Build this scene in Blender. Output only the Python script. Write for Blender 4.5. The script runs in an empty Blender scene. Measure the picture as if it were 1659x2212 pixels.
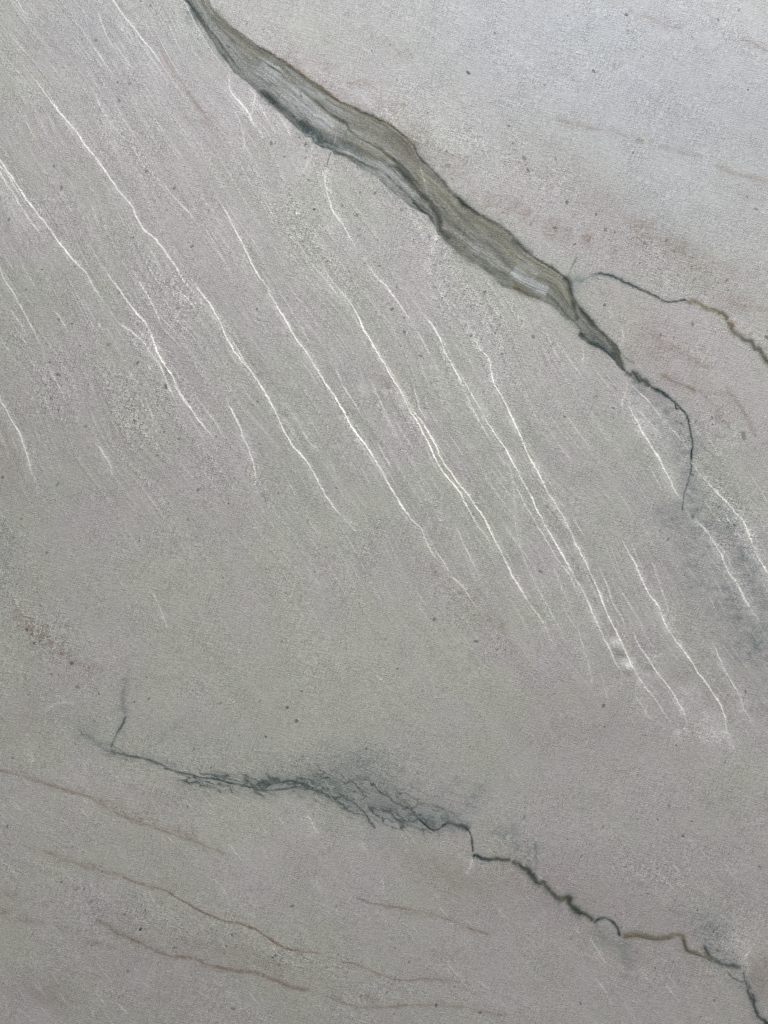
import bpy, math
import numpy as np
from mathutils import Vector

# ------------------------------------------------------------------ camera, world, lamps
S = 0.0007            # metres per drawing unit (the visible face is 1659 x 2212 units)
ZC = 0.934            # height of the picture centre above the floor
sc = bpy.context.scene
col = sc.collection
cd = bpy.data.cameras.new('camera'); cam = bpy.data.objects.new('camera', cd); col.objects.link(cam)
cd.sensor_fit = 'VERTICAL'; cd.sensor_height = 36.0; cd.lens = 26.0
cd.clip_start = 0.02; cd.clip_end = 200
cam.location = (0, -(1106 * S) * 26.0 / 18.0, ZC); cam.rotation_euler = (math.radians(90), 0, 0)
sc.camera = cam
sc.cycles.use_denoising = False; sc.cycles.pixel_filter_type = 'BLACKMAN_HARRIS'; sc.cycles.filter_width = 1.15; sc.cycles.max_bounces = 4; sc.cycles.use_adaptive_sampling = False
sc.view_settings.view_transform = 'Standard'; sc.view_settings.look = 'None'
sc.view_settings.exposure = 0; sc.view_settings.gamma = 1; sc.view_settings.use_curve_mapping = False
w = bpy.data.worlds.new('World'); sc.world = w; w.use_nodes = True
bg = w.node_tree.nodes['Background']; bg.inputs[0].default_value = (1.0, 0.98, 0.955, 1); bg.inputs[1].default_value = 0.65
def area(name, loc, aim, sx, sy, power, colr):
    l = bpy.data.lights.new(name, 'AREA'); l.shape = 'RECTANGLE'; l.size = sx; l.size_y = sy; l.energy = power; l.color = colr
    o = bpy.data.objects.new(name, l); col.objects.link(o); o.location = loc
    o.rotation_euler = (Vector(aim) - Vector(loc)).to_track_quat('-Z', 'Y').to_euler(); return o
area('skylight', (0.75, -1.5, 3.35), (0.0, 0, 1.05), 1.3, 0.9, 87, (0.91, 0.955, 1.0))

# ------------------------------------------------------------------ numpy helpers
rng = np.random.RandomState(7)
P = rng.permutation(256); P = np.concatenate([P, P]); ANG = rng.rand(256) * 2 * np.pi
GX, GY = np.cos(ANG).astype(np.float32), np.sin(ANG).astype(np.float32)
def perlin(x, y, seed=0):
    x = (x + seed * 17.31).astype(np.float32); y = (y + seed * 9.77).astype(np.float32)
    xi = np.floor(x); yi = np.floor(y); fx = x - xi; fy = y - yi
    xi = xi.astype(np.int32) & 255; yi = yi.astype(np.int32) & 255
    u = fx * fx * fx * (fx * (fx * 6 - 15) + 10); v = fy * fy * fy * (fy * (fy * 6 - 15) + 10)
    def g(ix, iy, dx, dy):
        h = P[P[ix & 255] + (iy & 255)]; return GX[h] * dx + GY[h] * dy
    a = g(xi, yi, fx, fy); b = g(xi + 1, yi, fx - 1, fy); c = g(xi, yi + 1, fx, fy - 1); d = g(xi + 1, yi + 1, fx - 1, fy - 1)
    return ((a + u * (b - a)) * (1 - v) + (c + u * (d - c)) * v) * 1.5
def fbm(x, y, oct=4, seed=0, gain=0.5):
    s = 0; a = 1.0; t = 0
    for i in range(oct):
        s = s + a * perlin(x * 2 ** i, y * 2 ** i, seed + i * 3); t += a; a *= gain
    return s / t
def sstep(a, b, x):
    t = np.clip((x - a) / (b - a), 0, 1); return t * t * (3 - 2 * t)

def axis(lo, dlo, dhi, hi, step):
    core = list(np.arange(dlo, dhi + step, step))
    def out(start, end):
        r = []; p = start; st = step; sg = 1 if end > start else -1
        while (end - p) * sg > 0:
            st = min(st * 1.012, 9); p += st * sg; r.append(p)
        r[-1] = end; return r
    return np.array(out(core[0], lo)[::-1] + core + out(core[-1], hi), dtype=np.float64)
XS = axis(-1000, -30, 1690, 2700, 1.4); YS = axis(-228, -30, 2242, 2440, 1.4)
NX, NY = len(XS), len(YS)
X, Y = np.meshgrid(XS.astype(np.float32), YS.astype(np.float32))      # row = Y
print('grid', NX, NY)
# natural raggedness of every traced line
JX = 2.6 * fbm(X / 26, Y / 26, 3, 11) + 1.1 * perlin(X / 6, Y / 6, 21)
JY = 2.6 * fbm(X / 26, Y / 26, 3, 41) + 1.1 * perlin(X / 6, Y / 6, 51)
WX = X + JX; WY = Y + JY

def T(i, j, *p):        # tracing tiles of 553 units, 1659 steps across
    return [(553.0 * i + q[0] / 3.0, 553.0 * j + q[1] / 3.0) for q in p]
def grow_out(pts, both=True):
    pts = list(pts)
    def ext(a, b):      # beyond b away from a
        dx, dy = b[0] - a[0], b[1] - a[1]; L = math.hypot(dx, dy) or 1; r = []
        for k in range(1, 9):
            r.append((b[0] + dx / L * 50 * k + 9 * math.sin(k * 1.7 + a[0]), b[1] + dy / L * 50 * k + 7 * math.sin(k * 2.3 + a[1])))
        return r
    def near(p): return p[0] < 10 or p[0] > 1649 or p[1] < 10 or p[1] > 2202
    if near(pts[0]): pts = ext(pts[1], pts[0])[::-1] + pts
    if near(pts[-1]): pts = pts + ext(pts[-2], pts[-1])
    return pts
def catmull(pts, step):
    p = np.array(pts, float); p = np.vstack([2 * p[0] - p[1], p, 2 * p[-1] - p[-2]]); out = []; par = []
    for i in range(1, len(p) - 2):
        n = max(1, int(np.hypot(*(p[i + 1] - p[i])[:2]) / step))
        for k in range(n):
            t = k / n; a, b, c, d = p[i - 1], p[i], p[i + 1], p[i + 2]
            out.append(0.5 * (2 * b + (c - a) * t + (2 * a - 5 * b + 4 * c - d) * t * t + (3 * b - a - 3 * c + d) * t ** 3)); par.append(i - 1 + t)
    out.append(p[-2]); par.append(len(p) - 3); return np.array(out), np.array(par)

def stroke(pts, reach, step=4.0, ends=True):
    """distance, side and arclength of the nearest point of a traced line, in a window of the grid"""
    pts = grow_out(pts) if ends else pts
    c, _ = catmull(pts, step)
    m = reach + 6
    i0, i1 = np.searchsorted(XS, c[:, 0].min() - m), np.searchsorted(XS, c[:, 0].max() + m)
    j0, j1 = np.searchsorted(YS, c[:, 1].min() - m), np.searchsorted(YS, c[:, 1].max() + m)
    if i1 <= i0 or j1 <= j0: return None
    D = np.full((j1 - j0, i1 - i0), 1e4, np.float32); SD = np.zeros_like(D); A = np.zeros_like(D)
    L = 0.0; seg = np.hypot(*(c[1:] - c[:-1]).T)
    for k in range(len(c) - 1):
        a, b = c[k], c[k + 1]; l = seg[k]
        x0, x1 = np.searchsorted(XS, min(a[0], b[0]) - m), np.searchsorted(XS, max(a[0], b[0]) + m)
        y0, y1 = np.searchsorted(YS, min(a[1], b[1]) - m), np.searchsorted(YS, max(a[1], b[1]) + m)
        x0 = max(x0, i0); x1 = min(x1, i1); y0 = max(y0, j0); y1 = min(y1, j1)
        if x1 > x0 and y1 > y0 and l > 1e-6:
            px = WX[y0:y1, x0:x1] - a[0]; py = WY[y0:y1, x0:x1] - a[1]
            dx, dy = (b - a)[0] / l, (b - a)[1] / l
            t = np.clip(px * dx + py * dy, 0, l); qx = px - t * dx; qy = py - t * dy
            d = np.sqrt(qx * qx + qy * qy)
            ws = (slice(y0 - j0, y1 - j0), slice(x0 - i0, x1 - i0)); up = d < D[ws]
            D[ws] = np.where(up, d, D[ws]); A[ws] = np.where(up, L + t, A[ws])
            SD[ws] = np.where(up, np.sign(px * dy - py * dx), SD[ws])
        L += l
    return (slice(j0, j1), slice(i0, i1)), D, SD, A, L

F = {k: np.zeros_like(X) for k in ('blue', 'olive', 'rust', 'white', 'grit', 'pale', 'dark', 'cream', 'tint', 'lum', 'wash', 'sky_cast')}
H = np.zeros_like(X)                      # relief towards the viewer, in units
PART = np.zeros(X.shape, np.int16)        # which part a face belongs to
parts = []                                # (name, label)

def new_part(name, label=None):
    parts.append((name, label)); return len(parts)

sid = 0; WK = 1.0
def draw(field, pts, w, a=1.0, soft=1.0, brk=0.35, side=0, w2=None, taper=0.05, part=None, thr=0.35, relief=0, mode='max', step=None, flat=False):
    """lay a line of half width w and strength a into a field; side>0 or <0 smears it to one side"""
    global sid; sid += 1
    w = w * WK; w2 = w2 * WK if w2 else None
    reach = (max(w, w2 or 0)) * 2.6 * soft + abs(side) * 1.6
    r = stroke(pts, reach, step or max(4.0, w * 0.5))
    if r is None: return
    ws, D, SD, A, L = r
    if field in ('blue', 'dark') and part: brk = min(brk, .18)
    ww = w if w2 is None else w + (w2 - w) * (A / L)
    n = perlin(A / 23 + sid * 7.3, SD * 0.0 + sid * 1.7); n2 = perlin(A / 70 + sid * 3.1, A * 0 + 4.4)
    ww = ww * (1 + 0.45 * n2 + 0.25 * n)
    if side:
        ww = ww + np.where(SD * side > 0, abs(side) * (0.8 + 0.5 * n2), 0)
    m = np.exp(-(D / ww) ** (4.0 if flat else 2.0)) * a * np.clip(1 - brk + brk * 1.6 * (n + n2 + 0.3), 0, 1.15)
    if taper:
        tp = taper * L; e = np.clip(np.minimum(A, L - A) / tp, 0, 1)
        p0, p1 = pts[0], pts[-1]
        m = m * (0.15 + 0.85 * e)
    if field in ('rust', 'wash') and w >= 5: m = m * np.clip(.75 + 1.3 * fbm(X[ws] / 22, Y[ws] / 13, 3, sid) + (1.1 if field == 'rust' else .45) * perlin(X[ws] / 5, Y[ws] / 5, sid), .08, 1.7)
    f = F[field]
    if mode == 'max': f[ws] = np.maximum(f[ws], m)
    else: f[ws] = f[ws] + m
    if relief: H[ws] += relief * m
    if part:
        PART[ws] = np.where((D < np.maximum(w * .95, 1.9)) & (A > .02 * L) & (A < .98 * L), part, PART[ws])
    return ws, D, SD, A, L, m

def chain(*segs):
    r = []
    for s in segs: r += s
    return r
def blob(field, x, y, rx, ry, ang, a, rough=0.6, seed=1, scale=60):
    m = 2.3 * max(rx, ry)
    i0, i1 = np.searchsorted(XS, [x - m, x + m]); j0, j1 = np.searchsorted(YS, [y - m, y + m]); ws = (slice(j0, j1), slice(i0, i1))
    if i1 <= i0 or j1 <= j0: return
    dx = X[ws] - x; dy = Y[ws] - y; c, s = math.cos(math.radians(ang)), math.sin(math.radians(ang))
    u = (dx * c + dy * s) / rx; v = (-dx * s + dy * c) / ry
    n = fbm(X[ws] / scale, Y[ws] / scale, 4, seed)
    q = np.sqrt(u * u + v * v) * (1 + rough * n)
    F[field][ws] += a * np.exp(-q * q) * (1 - sstep(1.7, 2.2, np.sqrt(u * u + v * v))) * (1 + rough * n)

# ------------------------------------------------------------------ flow of the stone
TH = np.radians(59 + 6 * fbm(X / 700, Y / 700, 2, 5) + 8 * (X > 1e9))
bend = 40 * fbm(X / 420, Y / 420, 2, 61)
c0, s0 = math.cos(math.radians(59.5)), math.sin(math.radians(59.5))
U = X * c0 + Y * s0                       # along the bedding
V = -X * s0 + Y * c0 + bend + 0.00006 * (Y - 900) * np.abs(Y - 900)   # across it
vein_ax = -X * math.sin(math.radians(50)) + Y * math.cos(math.radians(50))
lower = sstep(0, 260, (Y - 1640) + 0.12 * (900 - X))   # 1 = below the lower vein, bedding lies flatter there
c1, s1 = math.cos(math.radians(27)), math.sin(math.radians(27))
U2 = X * c1 + Y * s1; V2 = -X * s1 + Y * c1 + 0.6 * bend
upper = sstep(-60, 90, (X - 553) * 0.66 - (Y - 97) * 0.75)  # 1 = above the green vein
str1 = fbm(U / 330, V / 17, 4, 71); str2 = fbm(U2 / 330, V2 / 34, 4, 81)
flat = np.clip(lower + upper, 0, 1)
STR = str1 * (1 - flat) + str2 * flat
flow = (1 - sstep(-260, 120, Y - (1050 + .36 * X))) * (1 - upper)
fine = fbm(U / 90, V / 4.5, 3, 91) * (.25 + .75 * flow)
big = fbm(X / 300, Y / 300, 4, 101)
mid = fbm(X / 90, Y / 90, 3, 105)

# tint: 0 greenish grey, 1 lilac grey
F['tint'] += 0.46 + 0.95 * fbm(X / 210, Y / 210, 4, 111) + 0.45 * mid
for (x, y, rx, ry, a, t) in ((300, 250, 420, 330, 30, .30), (700, 1380, 560, 260, -8, -.42), (650, 1650, 500, 190, 10, -.35), (330, 1950, 420, 150, 22, -.25),
        (1300, 1950, 420, 330, 25, .22), (1450, 60, 400, 160, 10, .05), (900, 900, 500, 330, 50, -.12), (1450, 700, 260, 160, 40, .25), (200, 1900, 300, 120, 15, .3), (300, 620, 260, 120, 55, .2), (1300, 2000, 500, 260, 20, .25), (1150, 1250, 400, 160, 58, .2), (1450, 1500, 220, 260, 0, .25), (1080, 1640, 300, 130, 0, .1)):
    blob('tint', x, y, rx, ry, a, t, 0.5, int(x) % 97, 120)
# value of the stone; upper right darkened in colour to offset the lamp
F['lum'] += 1.0 + (.035 + .05 * flow) * STR + 0.03 * big + 0.06 * fine
for (x, y, rx, ry, a, t) in ((1380, 180, 620, 330, 25, -.07), (300, 150, 420, 260, 40, .02), (700, 500, 300, 190, 50, .0), (120, 900, 260, 420, 0, -.05), (700, 1400, 500, 200, 0, .03),
        (450, 1850, 420, 120, 20, .03), (400, 2130, 500, 130, 10, -.05), (1500, 1150, 170, 330, -30, -.05), (1500, 2000, 260, 150, 20, -.03), (560, 1760, 300, 70, 12, .05)):
    blob('lum', x, y, rx, ry, a, t, 0.5, int(x + 3) % 97, 120)
blob('sky_cast', 1350, 130, 560, 260, 20, .85, .5, 5, 160); blob('sky_cast', 250, 60, 260, 160, 20, .35, .5, 6, 120); blob('sky_cast', 1450, 480, 160, 120, 20, .3, .5, 6, 120)  # bluish skylight cast painted into the stone colour, mostly upper right
# grit: patches of granular, speckled rock
gr = sstep(0.02, 0.42, str1 + 0.35 * big) * (1 - lower) * (1 - upper) * sstep(1900, 1100, Y + 0.25 * X) * 0.85
gr += sstep(0.12, 0.45, str2 + 0.3 * big) * flat * 0.5
F['grit'] += gr
for (x, y, rx, ry, a, t) in ((110, 830, 75, 40, 55, .7), (330, 620, 150, 40, 55, .6), (230, 820, 190, 50, 55, .6), (330, 830, 90, 45, 60, .5), (80, 1350, 160, 55, 40, .8), (120, 1400, 80, 22, 38, .6),
        (1250, 450, 190, 55, 35, .6), (1500, 600, 170, 70, 25, .7), (1000, 310, 150, 50, 40, .6), (1560, 920, 80, 60, 40, .7), (1010, 640, 40, 190, -32, .6), (900, 520, 50, 130, -30, .5), (780, 560, 60, 130, -30, .4),
        (1600, 1200, 70, 120, -30, .6), (1560, 1080, 90, 40, 50, .8), (330, 1980, 200, 50, 15, .5), (1000, 1300, 150, 40, 50, .5), (1560, 2040, 80, 60, 20, .7), (1130, 1800, 60, 60, 0, .6), (450, 1640, 250, 40, 8, .4),
        (800, 1640, 130, 40, 5, .6), (620, 2070, 160, 35, 18, .7), (860, 2140, 200, 30, 8, .3), (230, 1990, 120, 45, 25, .4), (1500, 1850, 200, 120, 25, .35), (600, 450, 50, 170, -32, .4), (250, 350, 60, 150, -30, .4),
        (460, 1000, 70, 90, -30, .5), (30, 730, 40, 110, -20, .5), (10, 1180, 45, 90, 0, .7), (740, 310, 80, 130, -35, .3)):
    blob('grit', x, y, rx, ry, a, t, 0.8, int(y) % 91, 45)

# ------------------------------------------------------------------ the broad green vein
LE = [(296, -250), (330, -140)] + T(0, 0, (1090, -130), (1140, -70), (1195, 0), (1250, 70), (1310, 160), (1345, 220), (1385, 280), (1430, 345), (1480, 420), (1530, 480), (1590, 522)) + \
     T(1, 0, (0, 585), (60, 650), (130, 710), (210, 780), (270, 835), (320, 880), (362, 890), (380, 925), (430, 955), (490, 975), (505, 997), (560, 1010), (620, 1040), (680, 1085), (760, 1130), (840, 1200), (920, 1270), (1000, 1335), (1060, 1370), (1120, 1410), (1155, 1470), (1180, 1520), (1230, 1560), (1300, 1625)) + \
     T(1, 1, (1330, 0), (1400, 45), (1480, 90), (1550, 150), (1600, 185)) + T(2, 1, (0, 213), (60, 240), (130, 270), (210, 295), (270, 330), (330, 385), (390, 440), (430, 490), (450, 535), (500, 570), (560, 600), (610, 630), (660, 680), (700, 725), (740, 757))
RE = [(318, -250), (368, -140)] + T(0, 0, (1250, -130), (1310, -70), (1350, 0), (1380, 60), (1430, 118), (1500, 175), (1580, 230)) + \
     T(1, 0, (0, 290), (60, 325), (130, 365), (200, 400), (260, 455), (330, 510), (400, 550), (460, 600), (540, 655), (620, 690), (700, 730), (780, 765), (850, 795), (900, 830), (960, 880), (1010, 930), (1050, 1000), (1100, 1060), (1160, 1120), (1220, 1180), (1280, 1250), (1350, 1320), (1420, 1370), (1500, 1420), (1580, 1460), (1659, 1520)) + \
     T(2, 0, (60, 1595), (130, 1655)) + T(2, 1, (200, 40), (270, 85), (340, 130), (365, 165), (375, 210), (395, 270), (430, 330), (480, 380), (530, 440), (590, 500), (640, 550), (690, 600), (705, 650), (715, 700), (740, 757))
def fill(LE, RE, reach):
    rl = stroke(LE, reach, 5, ends=False); rr = stroke(RE, reach, 5, ends=False)
    xs = [p[0] for p in LE + RE]; ys = [p[1] for p in LE + RE]
    i0, i1 = np.searchsorted(XS, [min(xs) - 20, max(xs) + 20]); j0, j1 = np.searchsorted(YS, [min(ys) - 20, max(ys) + 20])
    ws = (slice(j0, j1), slice(i0, i1)); sh = (j1 - j0, i1 - i0)
    def sub(r):
        D = np.full(X.shape, 1e4, np.float32); A = np.zeros(X.shape, np.float32); D[r[0]] = r[1]; A[r[0]] = r[3]; return D[ws], A[ws]
    dl, al = sub(rl); dr, ar = sub(rr)
    cl, _ = catmull(LE, 5); cr, _ = catmull(RE, 5); poly = np.vstack([cl, cr[::-1]])
    px, py = WX[ws], WY[ws]; ins = np.zeros(sh, bool)
    for k in range(len(poly)):
        a, b = poly[k], poly[(k + 1) % len(poly)]
        if abs(a[1] - b[1]) < 1e-9: continue
        y0, y1 = np.searchsorted(YS[j0:j1], [min(a[1], b[1]) - 8, max(a[1], b[1]) + 8])
        yy = py[y0:y1]; c = ((a[1] > yy) != (b[1] > yy)) & (px[y0:y1] < (b[0] - a[0]) * (yy - a[1]) / (b[1] - a[1]) + a[0]); ins[y0:y1] ^= c
    return ws, dl, al, dr, ar, ins, rl[4]
pv = new_part('mineral_vein', 'broad green and olive banded vein crossing the slab')
ws, dl, al, dr, ar, ins, Lv = fill(LE, RE, 90)
d = np.minimum(dl, dr); sd = np.where(ins, d, -d)
m = sstep(-3.2, 2.6, sd); v = dl / (dl + dr + 1e-3); t = np.clip((al - 215) / (Lv - 215), 0, 1)
VM = np.zeros_like(X); VM[ws] = m
band = fbm(al / 260, v * 7 + 0.8 * fbm(al / 90, v * 2, 2, 7), 4, 121); lam = fbm(al / 170 + .4 * band, v * 24, 4, 127, .65)
blue = 0.50 + 0.85 * band + 0.65 * lam + 0.35 * sstep(0.36, 0.0, v) * sstep(0.75, 0.3, t) + 0.5 * sstep(0.86, 0.97, t)
F['blue'][ws] = np.maximum(F['blue'][ws], m * np.clip(blue, 0.30, 1))
ol = .12 + sstep(0.25, 0.75, v) * 0.5 + 0.8 * fbm(al / 200, v * 6, 4, 131) + 0.30 * sstep(0.40, 0.6, t) * sstep(0.95, 0.8, t)
F['olive'][ws] = np.maximum(F['olive'][ws], m * np.clip(ol, 0.05, 0.9))
PART[ws] = np.where(sd > 0, pv, PART[ws])
F['grit'][ws] *= (1 - 0.85 * m)
F['lum'][ws] = F['lum'][ws] * (1 - m) + m * (0.88 + 0.22 * fbm(al / 190, v * 13, 4, 141) + .85 * lam)
def clipv(f, *a, **k):
    r = draw(f, *a, **k)
# bluish bloom just outside the lower edge
draw('blue', LE[8:], 5, 0.34, brk=.4); draw('blue', T(1, 0, (560, 1010), (700, 1090), (820, 1190), (940, 1290), (1050, 1370)), 9, .22)
draw('blue', T(1, 0, (260, 840), (340, 900), (360, 960)), 12, .28)
# inner bands
WK = 1.3
draw('dark', LE, 1.7, .62, brk=.7, taper=.01); draw('dark', RE[16:], 1.6, .5, brk=.8, taper=.01); draw('blue', RE[18:], 4, .7, brk=.5, taper=.01)
B = lambda *p: T(1, 0, *p)
draw('rust', B((0, 292), (130, 366), (260, 455), (400, 550), (540, 655), (700, 730), (850, 795)), 3.0, .75, brk=.2)
draw('olive', B((0, 300), (130, 375), (260, 462), (400, 560), (540, 665), (700, 742), (850, 805), (960, 890)), 5, .9, brk=.2)
draw('dark', B((0, 292), (130, 370), (260, 458), (400, 556), (540, 660)), 2.4, .35)
b1 = B((0, 360), (70, 412), (140, 460), (210, 500), (260, 550), (320, 600), (400, 660), (460, 720), (530, 770), (580, 795), (610, 840), (670, 890), (740, 930), (800, 960), (860, 1010), (930, 1060), (980, 1110), (1030, 1170), (1080, 1230), (1130, 1300), (1180, 1365), (1230, 1430))
draw('olive', b1, 5, 1.0, brk=.2, side=3); draw('blue', b1, 4.0, .85, brk=.3); draw('dark', b1, 1.6, .55, brk=.6)
draw('olive', chain(T(0, 0, (1380, 60), (1460, 150), (1560, 260)), B((0, 330), (70, 380))), 6, .8); draw('blue', chain(T(0, 0, (1330, 40), (1420, 160), (1540, 290)), B((0, 345), (60, 395))), 4, .7)
draw('blue', chain(T(0, 0, (1230, 30), (1300, 130), (1350, 215), (1420, 300), (1500, 400), (1590, 490)), B((10, 560))), 10, .72, side=-4); draw('dark', chain(T(0, 0, (1200, 0), (1255, 70), (1315, 160), (1360, 240), (1430, 335), (1480, 410), (1530, 468))), 2.2, .8, brk=.5)
draw('pale', T(0, 0, (1380, 255), (1450, 340), (1560, 430), (1650, 500)), 6, .35)
draw('blue', B((0, 565), (80, 622), (150, 680), (220, 740), (290, 785), (350, 830), (385, 885), (440, 912), (490, 935), (508, 975)), 7, .95, brk=.25)
draw('dark', B((0, 578), (80, 640), (150, 700), (220, 765), (290, 800), (350, 850)), 2.4, .6, brk=.5)
draw('blue', B((0, 480), (60, 520), (140, 565), (200, 622), (270, 685), (330, 760), (372, 835)), 5, .8); draw('dark', B((200, 640), (270, 705), (340, 790), (380, 860)), 2.5, .45)
draw('olive', B((0, 470), (60, 510), (140, 556), (200, 610), (280, 690), (350, 752), (400, 805), (450, 842), (512, 862)), 2.4, .9)
draw('pale', B((20, 400), (100, 470), (190, 560), (280, 650), (380, 740), (470, 800), (520, 822)), 13, 1.0, brk=.15, flat=True); draw('pale', B((300, 650), (420, 770), (500, 830)), 9, .7)
draw('pale', B((60, 370), (180, 430), (300, 530), (400, 610), (520, 700), (600, 760)), 4.5, .55)
draw('pale', B((520, 945), (600, 985), (700, 1030), (800, 1072), (870, 1120), (960, 1210), (1040, 1290)), 5.5, .85); draw('pale', B((700, 1075), (800, 1130), (900, 1220), (1000, 1310)), 6, .6)
draw('olive', B((530, 870), (600, 920), (680, 962), (760, 1010), (850, 1050)), 8, 1.0); draw('blue', B((520, 905), (620, 955), (720, 1010), (830, 1050), (900, 1100)), 3.5, .6)
draw('olive', B((505, 990), (600, 1010), (700, 1060), (780, 1095)), 3, .9)
dl2 = B((505, 985), (600, 1008), (700, 1058), (780, 1095), (840, 1130), (900, 1190), (960, 1230), (1010, 1290), (1060, 1350), (1110, 1390), (1155, 1460))
draw('blue', dl2, 3.2, .9, brk=.4); draw('dark', dl2, 1.7, .7, brk=.7)
b2 = B((850, 1060), (920, 1092), (980, 1152), (1040, 1222), (1100, 1285), (1150, 1345), (1190, 1420), (1200, 1490), (1260, 1550))
draw('blue', b2, 7, .95, brk=.25); draw('dark', b2, 2.6, .65, brk=.5); draw('dark', B((1110, 1390), (1160, 1440), (1200, 1490), (1260, 1550)), 4, .6)
draw('olive', B((700, 780), (850, 860), (950, 980), (1060, 1120), (1200, 1280), (1350, 1430), (1500, 1560), (1650, 1650)), 26, .62, brk=.15)
draw('blue', B((860, 815), (930, 870), (1000, 930), (1050, 1010), (1110, 1080)), 8, .6); draw('dark', B((900, 850), (970, 920), (1040, 1010)), 5, .28)
draw('blue', B((1270, 1245), (1350, 1325), (1420, 1378), (1500, 1432), (1580, 1475), (1655, 1530)), 6, .95); draw('dark', B((1290, 1265), (1420, 1378), (1500, 1428), (1590, 1478), (1658, 1525)), 2.2, .6)
draw('dark', T(2, 0, (0, 1545), (60, 1600), (140, 1650)), 4, .55); draw('blue', T(2, 0, (0, 1545), (60, 1600), (140, 1650)), 7, .8)
draw('olive', B((1200, 1500), (1300, 1600), (1400, 1680), (1500, 1730), (1600, 1830)), 9, 1.0); draw('dark', B((1230, 1555), (1320, 1625), (1420, 1690), (1500, 1740), (1600, 1800), (1659, 1860)), 4, .5)
draw('pale', B((1380, 1420), (1470, 1500), (1560, 1600), (1650, 1690)), 5, .45); draw('pale', B((1400, 1590), (1500, 1680), (1600, 1750)), 8, .7)
C = lambda *p: T(2, 1, *p)
draw('pale', C((0, 88), (70, 140), (150, 190), (235, 232)), 9, 1.0, brk=.1, flat=True); draw('pale', C((30, 20), (100, 60), (180, 120)), 4, .4)
draw('olive', C((0, 190), (60, 222), (130, 250), (190, 278)), 7, 1.0, brk=.1); draw('rust', C((0, 195), (60, 225), (120, 250)), 4, .45); draw('dark', C((0, 205), (70, 235), (140, 265), (220, 295), (300, 350), (380, 425)), 2.6, .5)
draw('olive', C((120, 60), (230, 170), (320, 240), (360, 330), (400, 400)), 15, .8); draw('olive', C((60, 170), (180, 230), (280, 300), (350, 370)), 8, .6)
draw('dark', C((330, 125), (368, 170), (385, 250), (405, 330), (425, 420)), 3, .65, brk=.5); draw('blue', C((330, 125), (368, 180), (385, 250), (405, 330), (430, 430)), 7, .8)
draw('blue', C((400, 280), (470, 375), (540, 470), (620, 562), (690, 640)), 7, .9, brk=.3); draw('dark', C((395, 280), (450, 350), (510, 420), (560, 480)), 2.4, .6, brk=.8)
draw('blue', C((430, 490), (520, 560), (600, 606), (660, 672), (712, 738)), 5.5, .9); draw('dark', C((430, 490), (455, 535), (520, 572), (600, 615), (660, 675), (712, 738)), 2.5, .55)
draw('pale', C((440, 390), (520, 470), (600, 550), (660, 620)), 3, .5)
draw('blue', C((380, 190), (430, 250), (490, 315), (520, 350)), 4, .4); draw('blue', C((705, 625), (750, 670), (800, 700)), 3, .55)
draw('dark', C((640, 590), (700, 680), (735, 750)), 4, .5)

# ------------------------------------------------------------------ veins that carry on from it
WK = 1.15
def dark_line(pts, w, w2=None, b=.95, k=.75, part=None, brk=.2, ol=0, halo=.3, relief=-.5):
    pts = zig(pts, .75, 0, len(pts) * 7 + int(pts[0][1])) if len(pts) < 40 else pts
    draw('blue', pts, w * 1.35, b, w2=(w2 or w) * 1.35, brk=brk, part=part, thr=.45, taper=.006)
    draw('dark', pts, w * .75, k, w2=(w2 or w) * .75, brk=brk * 1.5, taper=.01, relief=relief)
    if halo: draw('wash', pts, w * 3.4, halo * 1.3, w2=(w2 or w) * 3.2, brk=.5)
    if ol: draw('olive', pts, w * 1.3, ol, w2=(w2 or w) * 1.3, brk=.3)
def zig(pts, amp, wl, seed):      # crumpled line
    c, _ = catmull(pts, 2.0); out = []; s = 0; r = np.random.RandomState(seed); ph = 0
    for k in range(len(c)):
        if k: s += math.hypot(*(c[k] - c[k - 1]))
        a, b = c[max(0, k - 1)], c[min(len(c) - 1, k + 1)]; dx, dy = b - a; l = math.hypot(dx, dy) or 1
        o = amp * r.uniform(-1.7, 1.7)
        if k % 2 == 0 and (k % 4 == 0 or r.rand() < .5): out.append((c[k][0] - dy / l * o, c[k][1] + dx / l * o))
    return out
pt = pv
dark_line(zig(C((738, 752), (765, 768), (790, 758), (815, 785), (840, 805), (870, 832), (910, 855)), 1.6, 9, 1), 5, 5, part=pt, halo=.25, ol=.6)
dark_line(zig(C((900, 852), (950, 870), (1000, 905), (1060, 955), (1100, 995)), .9, 8, 2), 3.4, 2.4, part=pt)
dark_line(C((1085, 980), (1118, 1010), (1138, 1050), (1145, 1090), (1156, 1140), (1169, 1200), (1163, 1270), (1164, 1340)), 1.9, 1.3, part=pt, halo=.3)
dark_line(C((1060, 960), (1062, 990), (1090, 985)), 1.4, part=pt); draw('blue', C((1164, 1340), (1158, 1400), (1135, 1480), (1110, 1570), (1105, 1659)), 1.7, .9, taper=.02, part=pt, brk=.1); draw('wash', C((1164, 1340), (1110, 1570), (1105, 1659)), 8, .3)
pc = new_part('mineral_vein', 'thin crumpled olive and rust vein running off the right edge')
dark_line(C((560, 118), (620, 125), (690, 150), (760, 185), (830, 215), (900, 250), (970, 285)), 2.2, 2.4, b=.8, k=.65, part=pc, halo=.2)
draw('blue', C((420, 175), (500, 135), (560, 117), (640, 125), (700, 153)), 3.6, .62, brk=.1); draw('wash', C((400, 180), (500, 135), (560, 117), (640, 125), (700, 150)), 10, .6); draw('dark', C((540, 122), (600, 119), (660, 135), (720, 165)), 1.3, .5, brk=.1); draw('olive', C((850, 225), (900, 250), (970, 285), (1010, 298)), 2.4, .9)
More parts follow.
